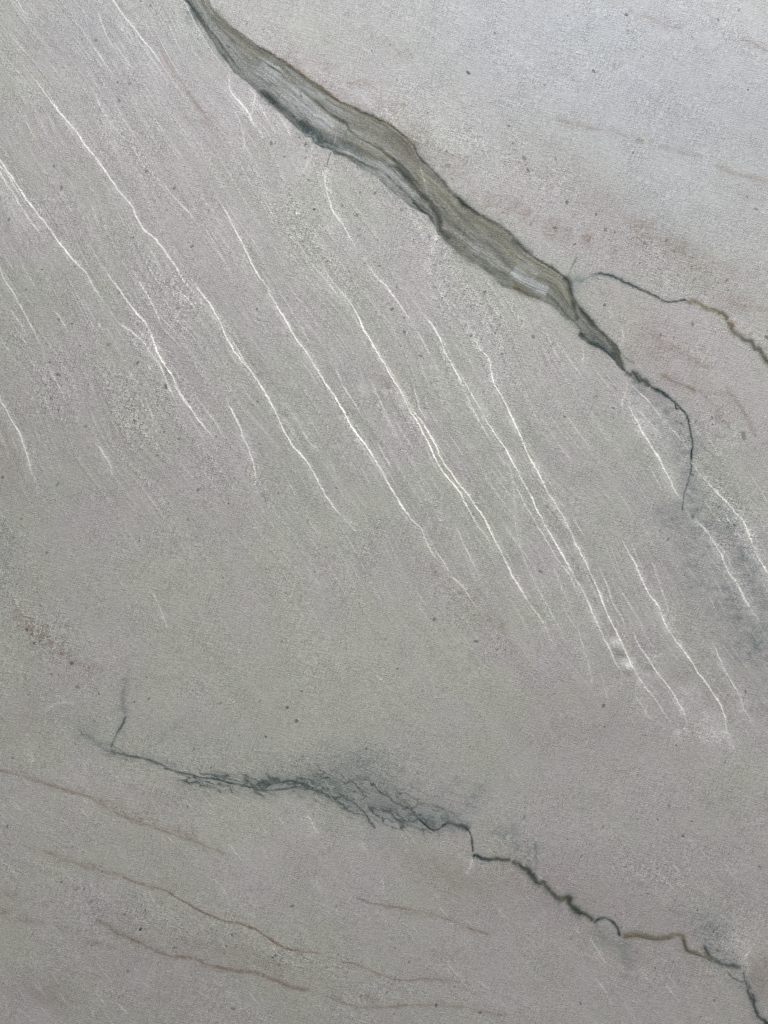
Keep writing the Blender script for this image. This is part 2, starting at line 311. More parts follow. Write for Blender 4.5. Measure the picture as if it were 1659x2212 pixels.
dark_line(C((970, 285), (1015, 299), (1080, 292), (1130, 284)), 1.8, part=pc, halo=.1, ol=.3)
z2 = zig(C((1125, 288), (1150, 298), (1185, 295), (1215, 308), (1235, 330), (1290, 348), (1350, 365), (1385, 392), (1392, 420)), 1.1, 10, 3)
draw('olive', z2, 5, 1.0, part=pc, brk=.15, taper=.02); draw('rust', z2, 3, .42, brk=.5); draw('blue', z2, 3, .4, brk=.5); draw('dark', z2, 1.5, .4, brk=.8)
z3 = zig(C((1392, 425), (1415, 450), (1430, 480), (1470, 520), (1520, 548), (1555, 552), (1565, 585), (1600, 605), (1635, 650), (1659, 685)), 1.2, 14, 4)
draw('olive', z3, 5.5, .9, part=pc, brk=.2, taper=.02); draw('blue', z3, 5, .75, brk=.3, taper=.02); draw('dark', z3, 2.4, .55, brk=.7); draw('rust', C((1395, 440), (1425, 440), (1425, 470)), 4, .8)
draw('blue', T(2, 0, (440, 1659 - 20), (450, 1640)), 2, .3); draw('dark', C((430, 0), (400, 50), (372, 105), (357, 150)), 1.1, .6); draw('blue', C((430, 0), (400, 50), (372, 105), (357, 150)), 2.4, .5)
draw('dark', T(1, 0, (372, 885), (368, 930), (350, 1000)), 1.2, .45); draw('dark', T(1, 0, (495, 975), (475, 1010), (460, 1090)), 1.4, .6); draw('blue', T(1, 0, (495, 975), (475, 1010), (460, 1090)), 2.5, .5)
# lower vein
pl = new_part('mineral_vein', 'feathery slate blue vein across the lower part of the slab')
E_ = lambda *p: T(0, 2, *p)
G_ = lambda *p: T(1, 3, *p)
K_ = lambda *p: T(2, 3, *p)
dark_line(E_((600, 1475), (650, 1525), (700, 1545), (760, 1560), (850, 1580), (930, 1595), (1010, 1625), (1090, 1657)), 1.5, 1.9, b=.62, k=.42, part=pl, halo=.28, relief=0)
draw('blue', E_((560, 1440), (600, 1475), (650, 1520)), 5, .4)
draw('blue', E_((715, 1535), (745, 1460), (790, 1385), (815, 1320)), 2.6, .75, part=pl); draw('dark', E_((760, 1430), (790, 1385), (815, 1320)), 1.2, .5); draw('wash', E_((715, 1535), (745, 1460), (790, 1385), (815, 1320), (800, 1270), (750, 1265)), 9, .36)
draw('blue', E_((815, 1320), (800, 1250), (795, 1200), (810, 1130), (835, 1050), (850, 960)), 4.5, .36); draw('blue', E_((1030, 1500), (1080, 1420), (1150, 1388), (1220, 1350), (1265, 1322)), 4, .28); draw('wash', E_((420, 1350), (520, 1370), (640, 1410)), 16, .22)
draw('blue', T(0, 3, (1060, 0), (1130, 15), (1200, 38), (1300, 58), (1400, 72), (1480, 92), (1560, 112), (1659, 130)) , 2.0, .85, part=pl, taper=.02); draw('dark', T(0, 3, (1060, 0), (1200, 38), (1300, 58), (1480, 92), (1659, 130)), 1.2, .45, taper=.02)
draw('blue', T(0, 3, (1300, 30), (1400, 45), (1500, 75), (1600, 98), (1659, 105)), 2, .6)
lo1 = G_((0, 105), (100, 100), (200, 88), (300, 97), (370, 130), (450, 150), (520, 160), (600, 200), (650, 240), (700, 290), (722, 322), (750, 360), (775, 398))
lo2 = G_((0, 145), (100, 145), (200, 135), (300, 120), (380, 145), (460, 185), (520, 235), (580, 270), (650, 295), (712, 310))
lo3 = G_((700, 292), (800, 270), (880, 295), (920, 338), (1000, 350), (1060, 332), (1100, 372), (1150, 400), (1200, 382), (1240, 355), (1300, 375), (1382, 405))
for p_, w_, k_ in ((lo1, 2.0, .36), (lo2, 1.8, .32), (lo3, 2.2, .4)): dark_line(p_, w_, b=.72, k=k_, part=pl, halo=.4, relief=0, brk=.45)
dark_line(G_((1060, 332), (1100, 372), (1150, 400), (1200, 382), (1240, 355)), 2.0, b=.95, k=.8, part=pl, halo=.1)
dark_line(G_((1240, 355), (1300, 372), (1350, 385), (1382, 402)), 4.5, b=.9, k=.7, part=pl, halo=.4)
for p_, a_ in ((((560, 110), (620, 78), (700, 60), (750, 72)), .4), (((830, 130), (860, 190), (920, 240), (1000, 262), (1060, 236), (1120, 240), (1200, 262), (1270, 290), (1310, 330)), .6), (((800, 382), (860, 350), (940, 360), (1020, 382), (1100, 410), (1150, 425)), .55),
        (((1000, 262), (1040, 310), (1080, 350)), .7), (((520, 235), (545, 200), (600, 205)), .45), (((640, 240), (740, 230), (830, 250), (900, 285)), .45), (((700, 150), (780, 200), (850, 215)), .35), (((250, 60), (330, 80), (450, 90), (560, 120)), .4), (((1200, 262), (1240, 300), (1250, 350)), .35)):
    draw('blue', G_(*p_), 2.8, a_, brk=.5); draw('dark', G_(*p_), 1.0, a_ * .55, brk=.6)
draw('wash', G_((0, 100), (200, 95), (370, 130), (560, 190), (720, 250), (900, 300), (1100, 330), (1300, 360)), 17, .5, brk=.5)
draw('wash', G_((300, 40), (500, 80), (700, 110), (850, 180), (1000, 230)), 24, .34, brk=.5); draw('wash', G_((700, 330), (780, 430), (840, 520)), 20, .22); draw('wash', G_((1480, 90), (1430, 200), (1390, 330)), 10, .3); draw('wash', G_((950, 0), (880, 60), (820, 120)), 7, .35); draw('wash', G_((1340, 60), (1270, 160), (1200, 240)), 11, .25)
draw('wash', G_((450, 280), (500, 370), (520, 430)), 12, .16); draw('wash', T(0, 3, (1240, 70), (1300, 110), (1310, 150)), 9, .2); draw('wash', T(1, 2, (560, 1500), (640, 1570), (740, 1600)), 26, .25)
dark_line(G_((1382, 402), (1396, 450), (1405, 510), (1406, 565)), 1.8, b=.9, k=.95, part=pl, halo=.15)
dark_line(G_((1406, 565), (1440, 577), (1500, 595), (1580, 590), (1659, 600)), 2.6, 3.4, b=.9, k=.6, part=pl, halo=.2); draw('olive', G_((1500, 592), (1580, 590), (1659, 600)), 4, .8)
z4 = zig(K_((0, 600), (40, 625), (80, 650), (130, 690), (160, 738), (192, 752), (206, 736), (240, 790), (280, 832), (320, 852), (368, 846), (385, 890), (430, 935), (490, 958), (530, 1000)), .9, 12, 6)
dark_line(z4, 4.5, 4.6, b=.95, k=.6, part=pl, halo=.2, ol=.55)
draw('olive', K_((240, 800), (300, 840), (370, 845), (380, 880)), 4.5, .8)
dark_line(K_((528, 1000), (570, 982), (620, 978), (660, 1010), (690, 1050), (706, 1098)), 3.0, 2.2, b=.85, k=.5, part=pl, halo=.25); draw('white', K_((560, 1010), (600, 1015)), 2, .3)
br = zig(K_((712, 1090), (790, 1080), (860, 1090), (930, 1105), (1000, 1095), (1060, 1083), (1105, 1085), (1113, 1130), (1140, 1182), (1200, 1200), (1260, 1225), (1320, 1258)), .5, 15, 8)
draw('olive', br, 5, 1.0, w2=7, part=pl, brk=.12, taper=.02); draw('rust', br, 3.4, .45, brk=.5); draw('dark', K_((720, 1100), (800, 1090), (900, 1110), (1000, 1105), (1090, 1095)), 1.2, .5); draw('blue', br, 3, .35)
draw('dark', K_((1108, 1100), (1118, 1150), (1145, 1192), (1220, 1215), (1290, 1250)), 1.6, .55)
dark_line(K_((1250, 1150), (1275, 1210), (1330, 1258), (1400, 1280), (1502, 1288)), 3.2, 4.5, b=.85, k=.5, part=pl, halo=.35)
dark_line(K_((1500, 1270), (1504, 1340), (1520, 1400), (1545, 1470), (1570, 1540), (1592, 1605), (1650, 1652)), 3.6, 5, b=.95, k=.85, part=pl, halo=.2, relief=-1.5)
dark_line(K_((1395, 1320), (1440, 1362), (1505, 1390)), 1.8, b=.55, k=.35, halo=.2); 
for pts_, w_, a_ in ((K_((1240, 940), (1270, 1050), (1300, 1170), (1420, 1240)), 22, .36), (K_((1000, 900), (1130, 950), (1240, 1010)), 18, .3), (K_((700, 1110), (760, 1250), (760, 1400)), 16, .34), (K_((520, 1030), (600, 1110), (700, 1180)), 14, .3), (K_((1180, 1210), (1150, 1330), (1110, 1400)), 9, .28),
        (K_((0, 380), (30, 500), (130, 610)), 15, .34), (K_((1640, 1360), (1600, 1420)), 6, .3), (G_((1560, 380), (1640, 480)), 16, .3), (K_((150, 480), (155, 600), (158, 660)), 3, .4), (K_((160, 760), (250, 860), (330, 920)), 9, .22)):
    draw('wash', pts_, w_, a_ * 1.5, brk=.4)
blob('rust', 1640, 2090, 30, 60, 0, .32, .3, 3); blob('pale', 1640, 2170, 24, 14, 0, .5, .3, 3)
# the washed blue-grey zones
for (x, y, rx, ry, a, t) in ((1440, 900, 26, 70, -42, .42), (1500, 1150, 38, 150, -28, .38), (1590, 1130, 40, 130, -32, .40), (1620, 1330, 30, 110, -25, .34), (1470, 1260, 30, 90, -20, .22), (430, 1600, 180, 45, 5, .14), (160, 1530, 70, 22, 10, .16), (12, 1180, 26, 90, 0, .34), (60, 720, 60, 30, 50, .12),
        (1250, 600, 40, 25, 30, .2), (800, 1640, 110, 30, 0, .18), (230, 60, 80, 110, -20, .12), (180, 220, 50, 40, 0, .05), (1110, 520, 60, 14, 40, .25), (600, 1690, 70, 14, 6, .5), (700, 1690, 90, 26, 14, .5), (800, 1690, 110, 34, 20, .42), (850, 1745, 90, 26, 14, .5), (950, 1770, 70, 22, 14, .45), (1010, 1720, 70, 26, -40, .25), (790, 1640, 90, 22, 5, .3), (840, 1820, 60, 22, 20, .25), (730, 1790, 30, 24, 50, .2), (1150, 1830, 40, 36, 20, .35), (1560, 2010, 70, 45, 50, .3), (1110, 1800, 12, 50, 0, .3), (720, 870, 60, 110, -30, .07)):
    blob('wash', x, y, rx, ry, a, t * .62, 1.3, int(x) % 83, 50)

# feathery lace around the lower vein
def lace(pts, w, a, seed, up=0):
    r = stroke(pts, w * 2.4, 8, ends=False)
    ws, D, SD, A, L = r; x, y = X[ws], Y[ws]; e = np.clip(np.minimum(A, L - A) / (.12 * L), 0, 1)
    env = e * np.exp(-(D / (w * (1 + .5 * perlin(A / 60, A * 0 + seed)) * np.where(SD * up > 0, 1.5, .7))) ** 2)
    qx = x + 7 * perlin(x / 22, y / 22, seed + 3); qy = y + 7 * perlin(x / 22, y / 22, seed + 9) + 3 * perlin(x / 7, y / 7, seed + 4)
    rd = 0
    for k, sc_ in enumerate((26, 15, 9)):
        n = perlin((qx * .96 + qy * .28) / (sc_ * 3.4), (qy * .96 - qx * .28) / (sc_ * .95), seed + k); rd = rd + np.exp(-(n / .10) ** 2) * (.9, .7, .5)[k]
    cl = np.clip(.45 + .9 * fbm(x / 45, y / 30, 4, seed + 5), 0, 1)
    F['blue'][ws] = np.maximum(F['blue'][ws], np.clip(a * env ** .6 * 1.15 * rd * np.clip(.35 + cl, 0, 1), 0, .78)); F['wash'][ws] = np.maximum(F['wash'][ws], np.clip(a * env * .8 * cl, 0, .55))
for p_, w_, a_ in ((C((760, 820), (950, 980), (1080, 1150), (1160, 1300)), 26, .55), (C((1165, 1150), (1160, 1330), (1130, 1500)), 20, .6), ([(1460, 960), (1490, 1060), (1540, 1180), (1590, 1290), (1650, 1400)], 44, .66), ([(1500, 1010), (1560, 1100), (1600, 1190), (1650, 1280)], 26, .62), ([(1440, 1080), (1480, 1180), (1510, 1300)], 30, .5)):
    draw('wash', p_, w_, a_, brk=.3)
for p_, w_, a_ in ((G_((700, 60), (800, -40), (850, -120)), 10, .35), (G_((560, 60), (600, -60), (640, -130)), 14, .32), (G_((880, 120), (960, 0), (1000, -60)), 8, .3), (G_((1150, 230), (1250, 130), (1330, 60)), 12, .4), (G_((1300, 330), (1400, 200), (1470, 100)), 11, .42), (G_((300, 60), (420, 10), (560, -30)), 16, .35), (G_((1380, 400), (1420, 250), (1450, 150)), 8, .3)):
    draw('wash', p_, w_, a_, brk=.5)
lace(G_((-560, 40), (-300, 70), (0, 120), (300, 105), (450, 165), (700, 270), (900, 320), (1100, 360), (1300, 380)), 26, 1.15, 211, 0)
lace(G_((250, 60), (450, 90), (650, 120), (850, 190), (1050, 270), (1250, 330)), 44, .85, 231, 0)
lace(E_((450, 1380), (600, 1470), (715, 1540), (850, 1580), (1000, 1610), (1200, 1660)), 15, .5, 251, 0)
lace(K_((1180, 960), (1260, 1080), (1330, 1200), (1480, 1270)), 22, .4, 261, 0)
lace(K_((560, 1040), (700, 1120), (800, 1260)), 22, .3, 271, 0)

# ------------------------------------------------------------------ rust streaks
WK = 1.0
def rust(pts, w, a, side=0, part=True, lab=None, brk=.2):
    p = new_part('rust_streak', lab) if part else None
    draw('rust', pts, w * 1.15, a * .9, brk=brk, side=side, part=p, thr=.4); draw('rust', pts, w * 3.0, a * .36, brk=.6)
T03 = lambda *p: T(0, 3, *p)
rust(T03((0, 15), (100, 40), (200, 70), (300, 100), (400, 135), (500, 165), (580, 190), (650, 225), (720, 270), (800, 310), (900, 350), (1000, 385), (1100, 420), (1200, 460), (1250, 470), (1380, 525), (1500, 568)), 2.6, .62)
draw('rust', T03((500, 130), (650, 205), (800, 290), (950, 345), (1100, 400), (1300, 440)), 11, .32, brk=.5)
draw('rust', T03((0, 0), (150, 40), (300, 90)), 9, .22)
redline = T03((180, 510), (300, 545), (400, 590), (500, 620), (600, 645), (700, 680), (800, 710), (900, 750), (1000, 775), (1080, 800), (1170, 855), (1260, 905), (1350, 950), (1440, 985), (1540, 1005), (1600, 1020)) + G_((0, 1045), (50, 1085), (120, 1130), (200, 1170), (280, 1186), (370, 1197), (440, 1215), (560, 1258), (640, 1270), (720, 1300), (820, 1345), (900, 1370), (1000, 1376), (1100, 1366), (1250, 1376), (1350, 1395))
rust(redline, 2.3, .62, lab='long brick red streak in the lower left')
draw('rust', T03((500, 620), (600, 640), (700, 672), (800, 702), (900, 745), (1000, 772)), 6.5, .4); draw('rust', T03((1060, 790), (1170, 855), (1260, 905), (1350, 950), (1440, 985), (1540, 1005), (1659, 1045)) + G_((60, 1088), (120, 1130), (200, 1170), (290, 1190)), 2.6, 1.0, brk=.1)
rust(G_((640, 835), (740, 875), (850, 895), (950, 910), (1100, 935), (1200, 965), (1300, 1005), (1430, 1055), (1530, 1080)), 2.4, .68)
rust(T03((600, 985), (700, 1020), (740, 1060), (820, 1100), (900, 1130), (1000, 1180), (1100, 1218), (1200, 1225), (1280, 1240), (1350, 1275), (1450, 1300), (1600, 1322)) + G_((0, 1330), (60, 1350), (150, 1385), (230, 1420), (300, 1435), (380, 1440)), 3.2, .68)
draw('rust', G_((40, 1345), (150, 1388), (230, 1422), (300, 1440)), 4, .6); draw('rust', T03((1390, 1285), (1480, 1305)), 3, .6)
rust(G_((510, 1500), (660, 1548), (730, 1552), (850, 1550), (1000, 1535), (1150, 1535), (1300, 1545), (1450, 1570), (1640, 1612)), 2.8, .6)
draw('rust', T03((580, 1145), (650, 1140), (760, 1170)), 5, .35); draw('rust', T03((0, 790), (150, 840), (260, 885)), 10, .3); draw('rust', T03((0, 935), (150, 980), (300, 1000), (450, 1052)), 8, .32); draw('rust', T03((400, 1300), (520, 1350), (660, 1360)), 8, .22); draw('rust', G_((700, 1480), (790, 1530)), 10, .28); draw('rust', G_((480, 1490), (560, 1500)), 6, .35)
rust(T(0, 0, (960, 200), (1050, 340), (1100, 420), (1160, 510), (1220, 600), (1290, 700), (1372, 832)), 4.2, .45); draw('rust', T(0, 0, (1080, 380), (1160, 510)), 9, .2)
T20 = lambda *p: T(2, 0, *p)
rust(T20((750, 65), (800, 88), (870, 104), (940, 130), (1020, 165), (1110, 192)), 3.6, .45); draw('rust', T20((620, 0), (700, 40)), 5, .2)
rust(T20((1455, 268), (1510, 265), (1565, 278), (1610, 310), (1659, 332)), 3.4, .55)
rust(T20((285, 768), (380, 800), (470, 822), (600, 845), (700, 868), (752, 888)), 3.8, .5); draw('rust', T20((800, 908), (855, 915)), 3.5, .5); draw('rust', T20((940, 945), (1100, 985), (1230, 1010)), 4.5, .28)
rust(T20((1290, 1045), (1350, 1085), (1450, 1128), (1560, 1150), (1659, 1180)), 4.2, .45)
rust(B((590, 540), (650, 545), (720, 542), (840, 532)), 3.2, .55)
for p_, w_, a_ in ((((650, 560), (750, 620), (830, 680), (900, 690), (1000, 690)), 8, .32), (((870, 715), (900, 745), (960, 780)), 6, .6), (((1000, 800), (1060, 850), (1120, 890), (1160, 950)), 7, .45), (((1190, 990), (1270, 1010), (1380, 1055)), 8, .3), (((470, 5), (500, 35)), 5, .35), (((580, 85), (640, 130)), 5, .3), (((690, 160), (740, 215)), 5, .35), (((200, 300), (400, 400), (500, 470)), 12, .22), (((820, 270), (900, 340), (960, 400)), 12, .2), (((1430, 650), (1500, 690)), 8, .25)):
    draw('rust', B(*p_), w_, a_, brk=.5)
draw('rust', B((850, 740), (1000, 880), (1150, 1000), (1350, 1150), (1500, 1290), (1659, 1400)), 34, .34, brk=.5); draw('rust', B((0, 270), (200, 370), (400, 510), (600, 650), (850, 760)), 10, .3, brk=.7)
draw('rust', T20((0, 1300), (150, 1440), (300, 1500), (450, 1530), (600, 1600), (700, 1650)), 18, .36, brk=.9); draw('rust', T20((720, 1430), (860, 1470), (1000, 1570), (1150, 1620), (1300, 1650)), 16, .3, brk=.9); draw('rust', T20((0, 1000), (110, 1110), (260, 1150)), 13, .2)
rust(C((960, 762), (1040, 810), (1120, 842), (1195, 876)), 2.8, .75); draw('rust', C((1195, 876), (1240, 900), (1300, 960), (1350, 1050), (1410, 1112)), 6, .42)
rust(C((840, 460), (920, 520), (1000, 580), (1100, 630), (1200, 690), (1300, 735)), 5, .35); rust(C((1380, 850), (1450, 930), (1510, 1020), (1550, 1100), (1575, 1180)), 4, .38); draw('rust', C((800, 400), (860, 470), (1000, 640)), 26, .14)
draw('rust', C((1330, 270), (1450, 300), (1640, 350)), 9, .35); draw('rust', C((1110, 10), (1250, 60), (1500, 100)), 18, .18)
draw('rust', E_((60, 600), (130, 680), (220, 760), (320, 850), (420, 930), (560, 1000), (700, 1010)), 11, .42, brk=.5); draw('rust', T(0, 0, (180, 290), (240, 310)), 8, .25); draw('rust', T(0, 0, (1180, 760), (1260, 800)), 12, .25); draw('rust', T(0, 0, (1540, 870), (1659, 880)), 6, .3)
draw('rust', T(1, 2, (1050, 380), (1250, 450), (1400, 600), (1550, 720), (1640, 740)), 20, .26, brk=.5); draw('rust', T(1, 1, (780, 810), (900, 870)), 18, .2)
for (x, y, rx, ry, a, t) in ((1450, 560, 260, 60, 28, .2), (1420, 760, 200, 90, 40, .2), (1350, 2000, 300, 120, 20, .12), (1100, 1900, 200, 60, 10, .12), (60, 1560, 60, 60, 0, .12), (20, 1000, 30, 80, 0, .2), (100, 2150, 60, 30, 20, .3), (860, 1730, 40, 40, 0, .08), (1250, 1560, 200, 80, 20, .14), (500, 2060, 200, 24, 17, .2), (950, 1890, 90, 40, 30, .18), (1280, 400, 200, 60, 35, .12), (370, 1720, 120, 30, 0, .1)):
    blob('rust', x, y, rx, ry, a, t, 0.8, int(y) % 83, 60)

# ------------------------------------------------------------------ pale quartz ridges
def ridge(pts, a, w=1.65, cream=0.1, part=True, rel=1.0, hollow=.0, lab=None, brk=.28):
    p = new_part('quartz_vein', lab) if part and a >= .4 else None
    draw('white', pts, w, min(1.0, a * 1.05), brk=brk, taper=.16, part=p, thr=.4, relief=0)
    draw('white', pts, w * 4.8, .30 * a, brk=.8, taper=.2, mode='max'); cream = max(cream, .3)
    off = 5 + 7 * ((len(pts) * 37 + int(pts[0][0])) % 10) / 10; draw('white', [(q[0] - off, q[1] + off * .4) for q in pts], 1.3, .26 * a, brk=1.0, taper=.2); draw('white', [(q[0] + off * 1.3, q[1] - off * .6) for q in pts], 1.2, .26 * a, brk=1.0, taper=.2); draw('white', [(q[0] + 3.4, q[1] + .8 + 2 * (i_ % 2)) for i_, q in enumerate(pts)], 1.1, .42 * a, brk=1.1, taper=.25); draw('white', [(q[0] - 2.2 * off, q[1] + off * .8 * (i_ % 2)) for i_, q in enumerate(pts)], 1.2, .2 * a, brk=1.1, taper=.25)
    if cream: draw('cream', pts, w * 1.3, cream, brk=.6)
    r = stroke(pts, 34, 5)
    if r:
        ws, D, SD, A, L = r; e = np.clip(np.minimum(A, L - A) / (0.2 * L), 0, 1); n = 0.7 + 0.6 * perlin(A / 90 + a * 30, A * 0 + len(pts))
        H[ws] += e * n * a * rel * (.6 * np.exp(-(D / 2.4) ** 2) - 3.0 * sstep(-1.5, 1.5, D * SD) * np.exp(-D / 15) * sstep(34, 22, D))
A0 = lambda *p: T(0, 0, *p)
A1 = lambda *p: T(0, 1, *p)
M1 = lambda *p: T(1, 1, *p)
M2 = lambda *p: T(1, 2, *p)
N2 = lambda *p: T(2, 2, *p)
ridge(A0((730, 0), (780, 70), (850, 160), (930, 260), (1000, 350), (1060, 440), (1130, 540), (1200, 630)), .42)
ridge(A0((850, 160), (900, 270), (980, 380), (1050, 480), (1100, 560)), .32)
ridge(A0((100, 340), (170, 450), (250, 550), (320, 640), (400, 740), (480, 840), (540, 920), (600, 1000), (660, 1080), (730, 1180), (790, 1260), (850, 1330), (880, 1400), (930, 1480), (1000, 1545), (1080, 1645)) + A1((1140, 70), (1180, 140), (1240, 220), (1300, 300)), .56)
ridge(A0((110, 0), (160, 80), (240, 170)), .35); ridge(A0((620, 60), (660, 150), (700, 250), (760, 330)), .35)
ridge(A1((1200, 130), (1290, 230), (1350, 300), (1410, 400), (1460, 510), (1520, 620), (1600, 720), (1655, 790)) + M1((70, 910), (140, 1040), (180, 1130), (240, 1230), (310, 1310), (370, 1400), (420, 1490), (460, 1560), (520, 1650)) + M2((580, 50), (630, 110), (668, 178)), .82)
ridge(A1((1480, 500), (1560, 640), (1640, 770)), .45)
ridge(A0((0, 1120), (60, 1220), (120, 1310), (180, 1410), (250, 1500), (330, 1590)), .52); ridge(A0((0, 1080), (50, 1130), (110, 1240), (190, 1360), (250, 1460)), .5)
ridge(A0((0, 1040), (90, 1170), (160, 1280), (240, 1380), (310, 1470), (380, 1570), (450, 1655)) + A1((510, 60), (560, 120), (600, 190), (650, 270), (700, 330)), .8, lab='bright white quartz line entering from the left edge')
ridge(A1((700, 330), (760, 420), (850, 490), (920, 550), (970, 620), (1030, 700), (1070, 790), (1100, 870), (1160, 970)), .5)
ridge(A1((660, 60), (710, 130), (770, 215), (830, 300), (890, 375), (950, 450), (985, 530), (1020, 620), (1070, 710), (1120, 790), (1170, 890), (1230, 980), (1290, 1070), (1350, 1140), (1390, 1182)), .85); ridge(A1((1120, 820), (1180, 920), (1230, 990)), .5)
ridge(A1((10, 120), (60, 200), (110, 280), (150, 360), (200, 450), (240, 530), (275, 600), (290, 670)), .55); ridge(A1((60, 340), (130, 440), (180, 520)), .3)
ridge(A1((0, 930), (40, 990), (70, 1060), (120, 1140), (150, 1220), (180, 1320), (210, 1410), (240, 1500), (250, 1545)), .62, cream=.3)
ridge(A1((620, 1210), (680, 1290), (710, 1350), (730, 1420)), .42); ridge(A1((880, 140), (940, 230), (1000, 340), (1040, 440)), .42); ridge(A1((940, 910), (970, 990), (992, 1065)), .32)
ridge(A1((1450, 900), (1490, 980), (1540, 1080), (1580, 1180), (1620, 1280), (1650, 1380), (1654, 1500)), .75, cream=.2)
ridge(A1((330, 330), (400, 420), (450, 510)), .35); ridge(A1((1100, 140), (1180, 240), (1280, 350)), .32); ridge(A1((520, 250), (600, 390), (700, 520)), .25); ridge(A1((1250, 880), (1350, 1020), (1420, 1120), (1460, 1210)), .32)
ridge(A0((1390, 1260), (1440, 1330), (1490, 1420), (1540, 1520), (1600, 1640)) + A1((1655, 90),) + M1((60, 190), (110, 280), (160, 360), (210, 450), (260, 540), (320, 610), (370, 700), (430, 790), (490, 880), (540, 960), (590, 1050), (640, 1140), (700, 1210), (750, 1290), (800, 1370), (850, 1460), (900, 1550), (960, 1645)) + M2((1020, 60), (1070, 110), (1100, 190), (1150, 270), (1200, 340), (1250, 410)), 1.0, cream=.5, lab='longest cream quartz ridge through the middle')
ridge(M2((1250, 410), (1340, 480), (1390, 560), (1440, 640)), .5); ridge(M2((1160, 240), (1220, 330), (1250, 400)), .45); ridge(M1((640, 1150), (700, 1250), (780, 1370)), .4); ridge(M1((100, 270), (160, 400), (220, 500)), .3)
ridge(M1((130, 200), (220, 340), (300, 470), (350, 580)), .32); ridge(M1((510, 720), (570, 850), (640, 960), (700, 1060)), .42); ridge(M1((780, 1190), (830, 1290), (880, 1380)), .34); ridge(M1((740, 800), (800, 930), (860, 1060), (920, 1180)), .36); ridge(M1((290, 1120), (340, 1200), (400, 1260)), .36); ridge(M1((470, 1310), (510, 1400), (525, 1460)), .28)
ridge(M1((320, 0), (370, 60), (460, 170), (560, 290)), .35)
ridge(M1((400, 0), (440, 70), (490, 150), (560, 240), (620, 320), (670, 400), (700, 480), (750, 560), (800, 650), (850, 730), (900, 820), (950, 900), (1000, 1000), (1060, 1100), (1110, 1200), (1160, 1310), (1220, 1410), (1290, 1490), (1340, 1570), (1385, 1659)) + M2((1430, 80), (1490, 150), (1520, 220), (1560, 290)), .95, cream=.65)
ridge(M1((820, 660), (900, 790), (990, 960), (1040, 1060)), .5, w=3.2, cream=.4, rel=.3)
ridge(M1((950, 850), (990, 940), (1040, 1030), (1100, 1110), (1150, 1200), (1200, 1310), (1260, 1400), (1330, 1490), (1390, 1570), (1450, 1659)) + M2((1500, 80), (1550, 190), (1600, 280), (1655, 400)) + N2((60, 510), (130, 620), (190, 700), (240, 800), (285, 875)), .92, cream=.6)
ridge(M1((1020, 840), (1040, 920), (1065, 1000), (1110, 1080)), .5); ridge(M1((680, 0), (740, 80), (800, 150), (860, 220), (920, 300), (980, 390), (1040, 470)), .58); ridge(M1((1040, 480), (1100, 590), (1150, 680), (1190, 770)), .38)
ridge(M1((1080, 370), (1140, 450), (1190, 530), (1220, 610), (1270, 700), (1310, 780), (1345, 860)), .72); ridge(M1((1345, 860), (1390, 960), (1440, 1060), (1520, 1190)), .4)
ridge(M1((1290, 700), (1370, 850), (1430, 950), (1500, 1080), (1560, 1170), (1620, 1260)) + C((0, 1332), (40, 1400), (80, 1480), (130, 1570), (170, 1655)) + N2((230, 110), (290, 210), (350, 320), (410, 430), (480, 550), (520, 650), (570, 760), (620, 860), (680, 990), (740, 1085)), .88, cream=.15)
ridge(M1((1330, 390), (1400, 490), (1450, 600), (1510, 670), (1535, 800), (1580, 890), (1620, 970)) + C((0, 1050), (50, 1150), (100, 1280), (150, 1370), (200, 1470), (250, 1560), (308, 1655)) + N2((370, 110), (420, 220), (480, 330), (530, 440), (580, 560), (620, 660), (680, 790), (730, 890), (790, 1020), (860, 1130), (940, 1230), (1000, 1320), (1050, 1400)), 1.0, cream=.6, lab='cream quartz ridge beside the two small white bumps')
ridge(M1((1540, 1140), (1600, 1300), (1659, 1430)) + N2((30, 120), (90, 330), (150, 460), (220, 590), (290, 720), (360, 860)), .34, part=False)
ridge(M1((1560, 1270), (1620, 1360)), .3); ridge(C((0, 1430), (60, 1560), (110, 1655)) + N2((160, 80), (240, 210), (310, 330), (370, 400), (420, 520)), .5)
ridge(N2((560, 350), (610, 460), (660, 600), (720, 700), (742, 800)), .55); ridge(N2((690, 480), (760, 600), (830, 720), (870, 800)), .32)
ridge(N2((780, 760), (820, 860), (890, 960), (950, 1050), (1020, 1140), (1080, 1240), (1120, 1310), (1142, 1395)), .7)
ridge(N2((1060, 1220), (1110, 1290), (1130, 1340)), .5, w=4, rel=.4)
ridge(N2((670, 100), (740, 230), (820, 380), (870, 500), (950, 620), (1000, 740), (1060, 830), (1130, 920), (1190, 1010), (1260, 1110), (1330, 1210), (1380, 1310), (1392, 1400), (1396, 1495)), .88)
ridge(N2((900, 300), (960, 470), (1010, 620), (1050, 720)), .34); ridge(N2((1300, 830), (1340, 930), (1400, 1060), (1470, 1170), (1510, 1290), (1600, 1430)), .55)
ridge(N2((420, 730), (470, 900), (510, 1050), (520, 1130)), .32); ridge(N2((580, 1050), (600, 1130), (615, 1210)), .28); ridge(N2((800, 1190), (860, 1280), (900, 1360)), .28)
ridge(N2((1160, 40), (1240, 100), (1300, 180), (1350, 270), (1400, 380), (1460, 470), (1530, 600), (1600, 700)), .66, w=2.4); ridge(N2((1300, 180), (1380, 260), (1420, 340), (1465, 415)), .45)
ridge(C((745, 900), (770, 990), (810, 1070), (870, 1180), (940, 1290), (1000, 1400), (1050, 1510), (1110, 1592)), .82, w=2.3)
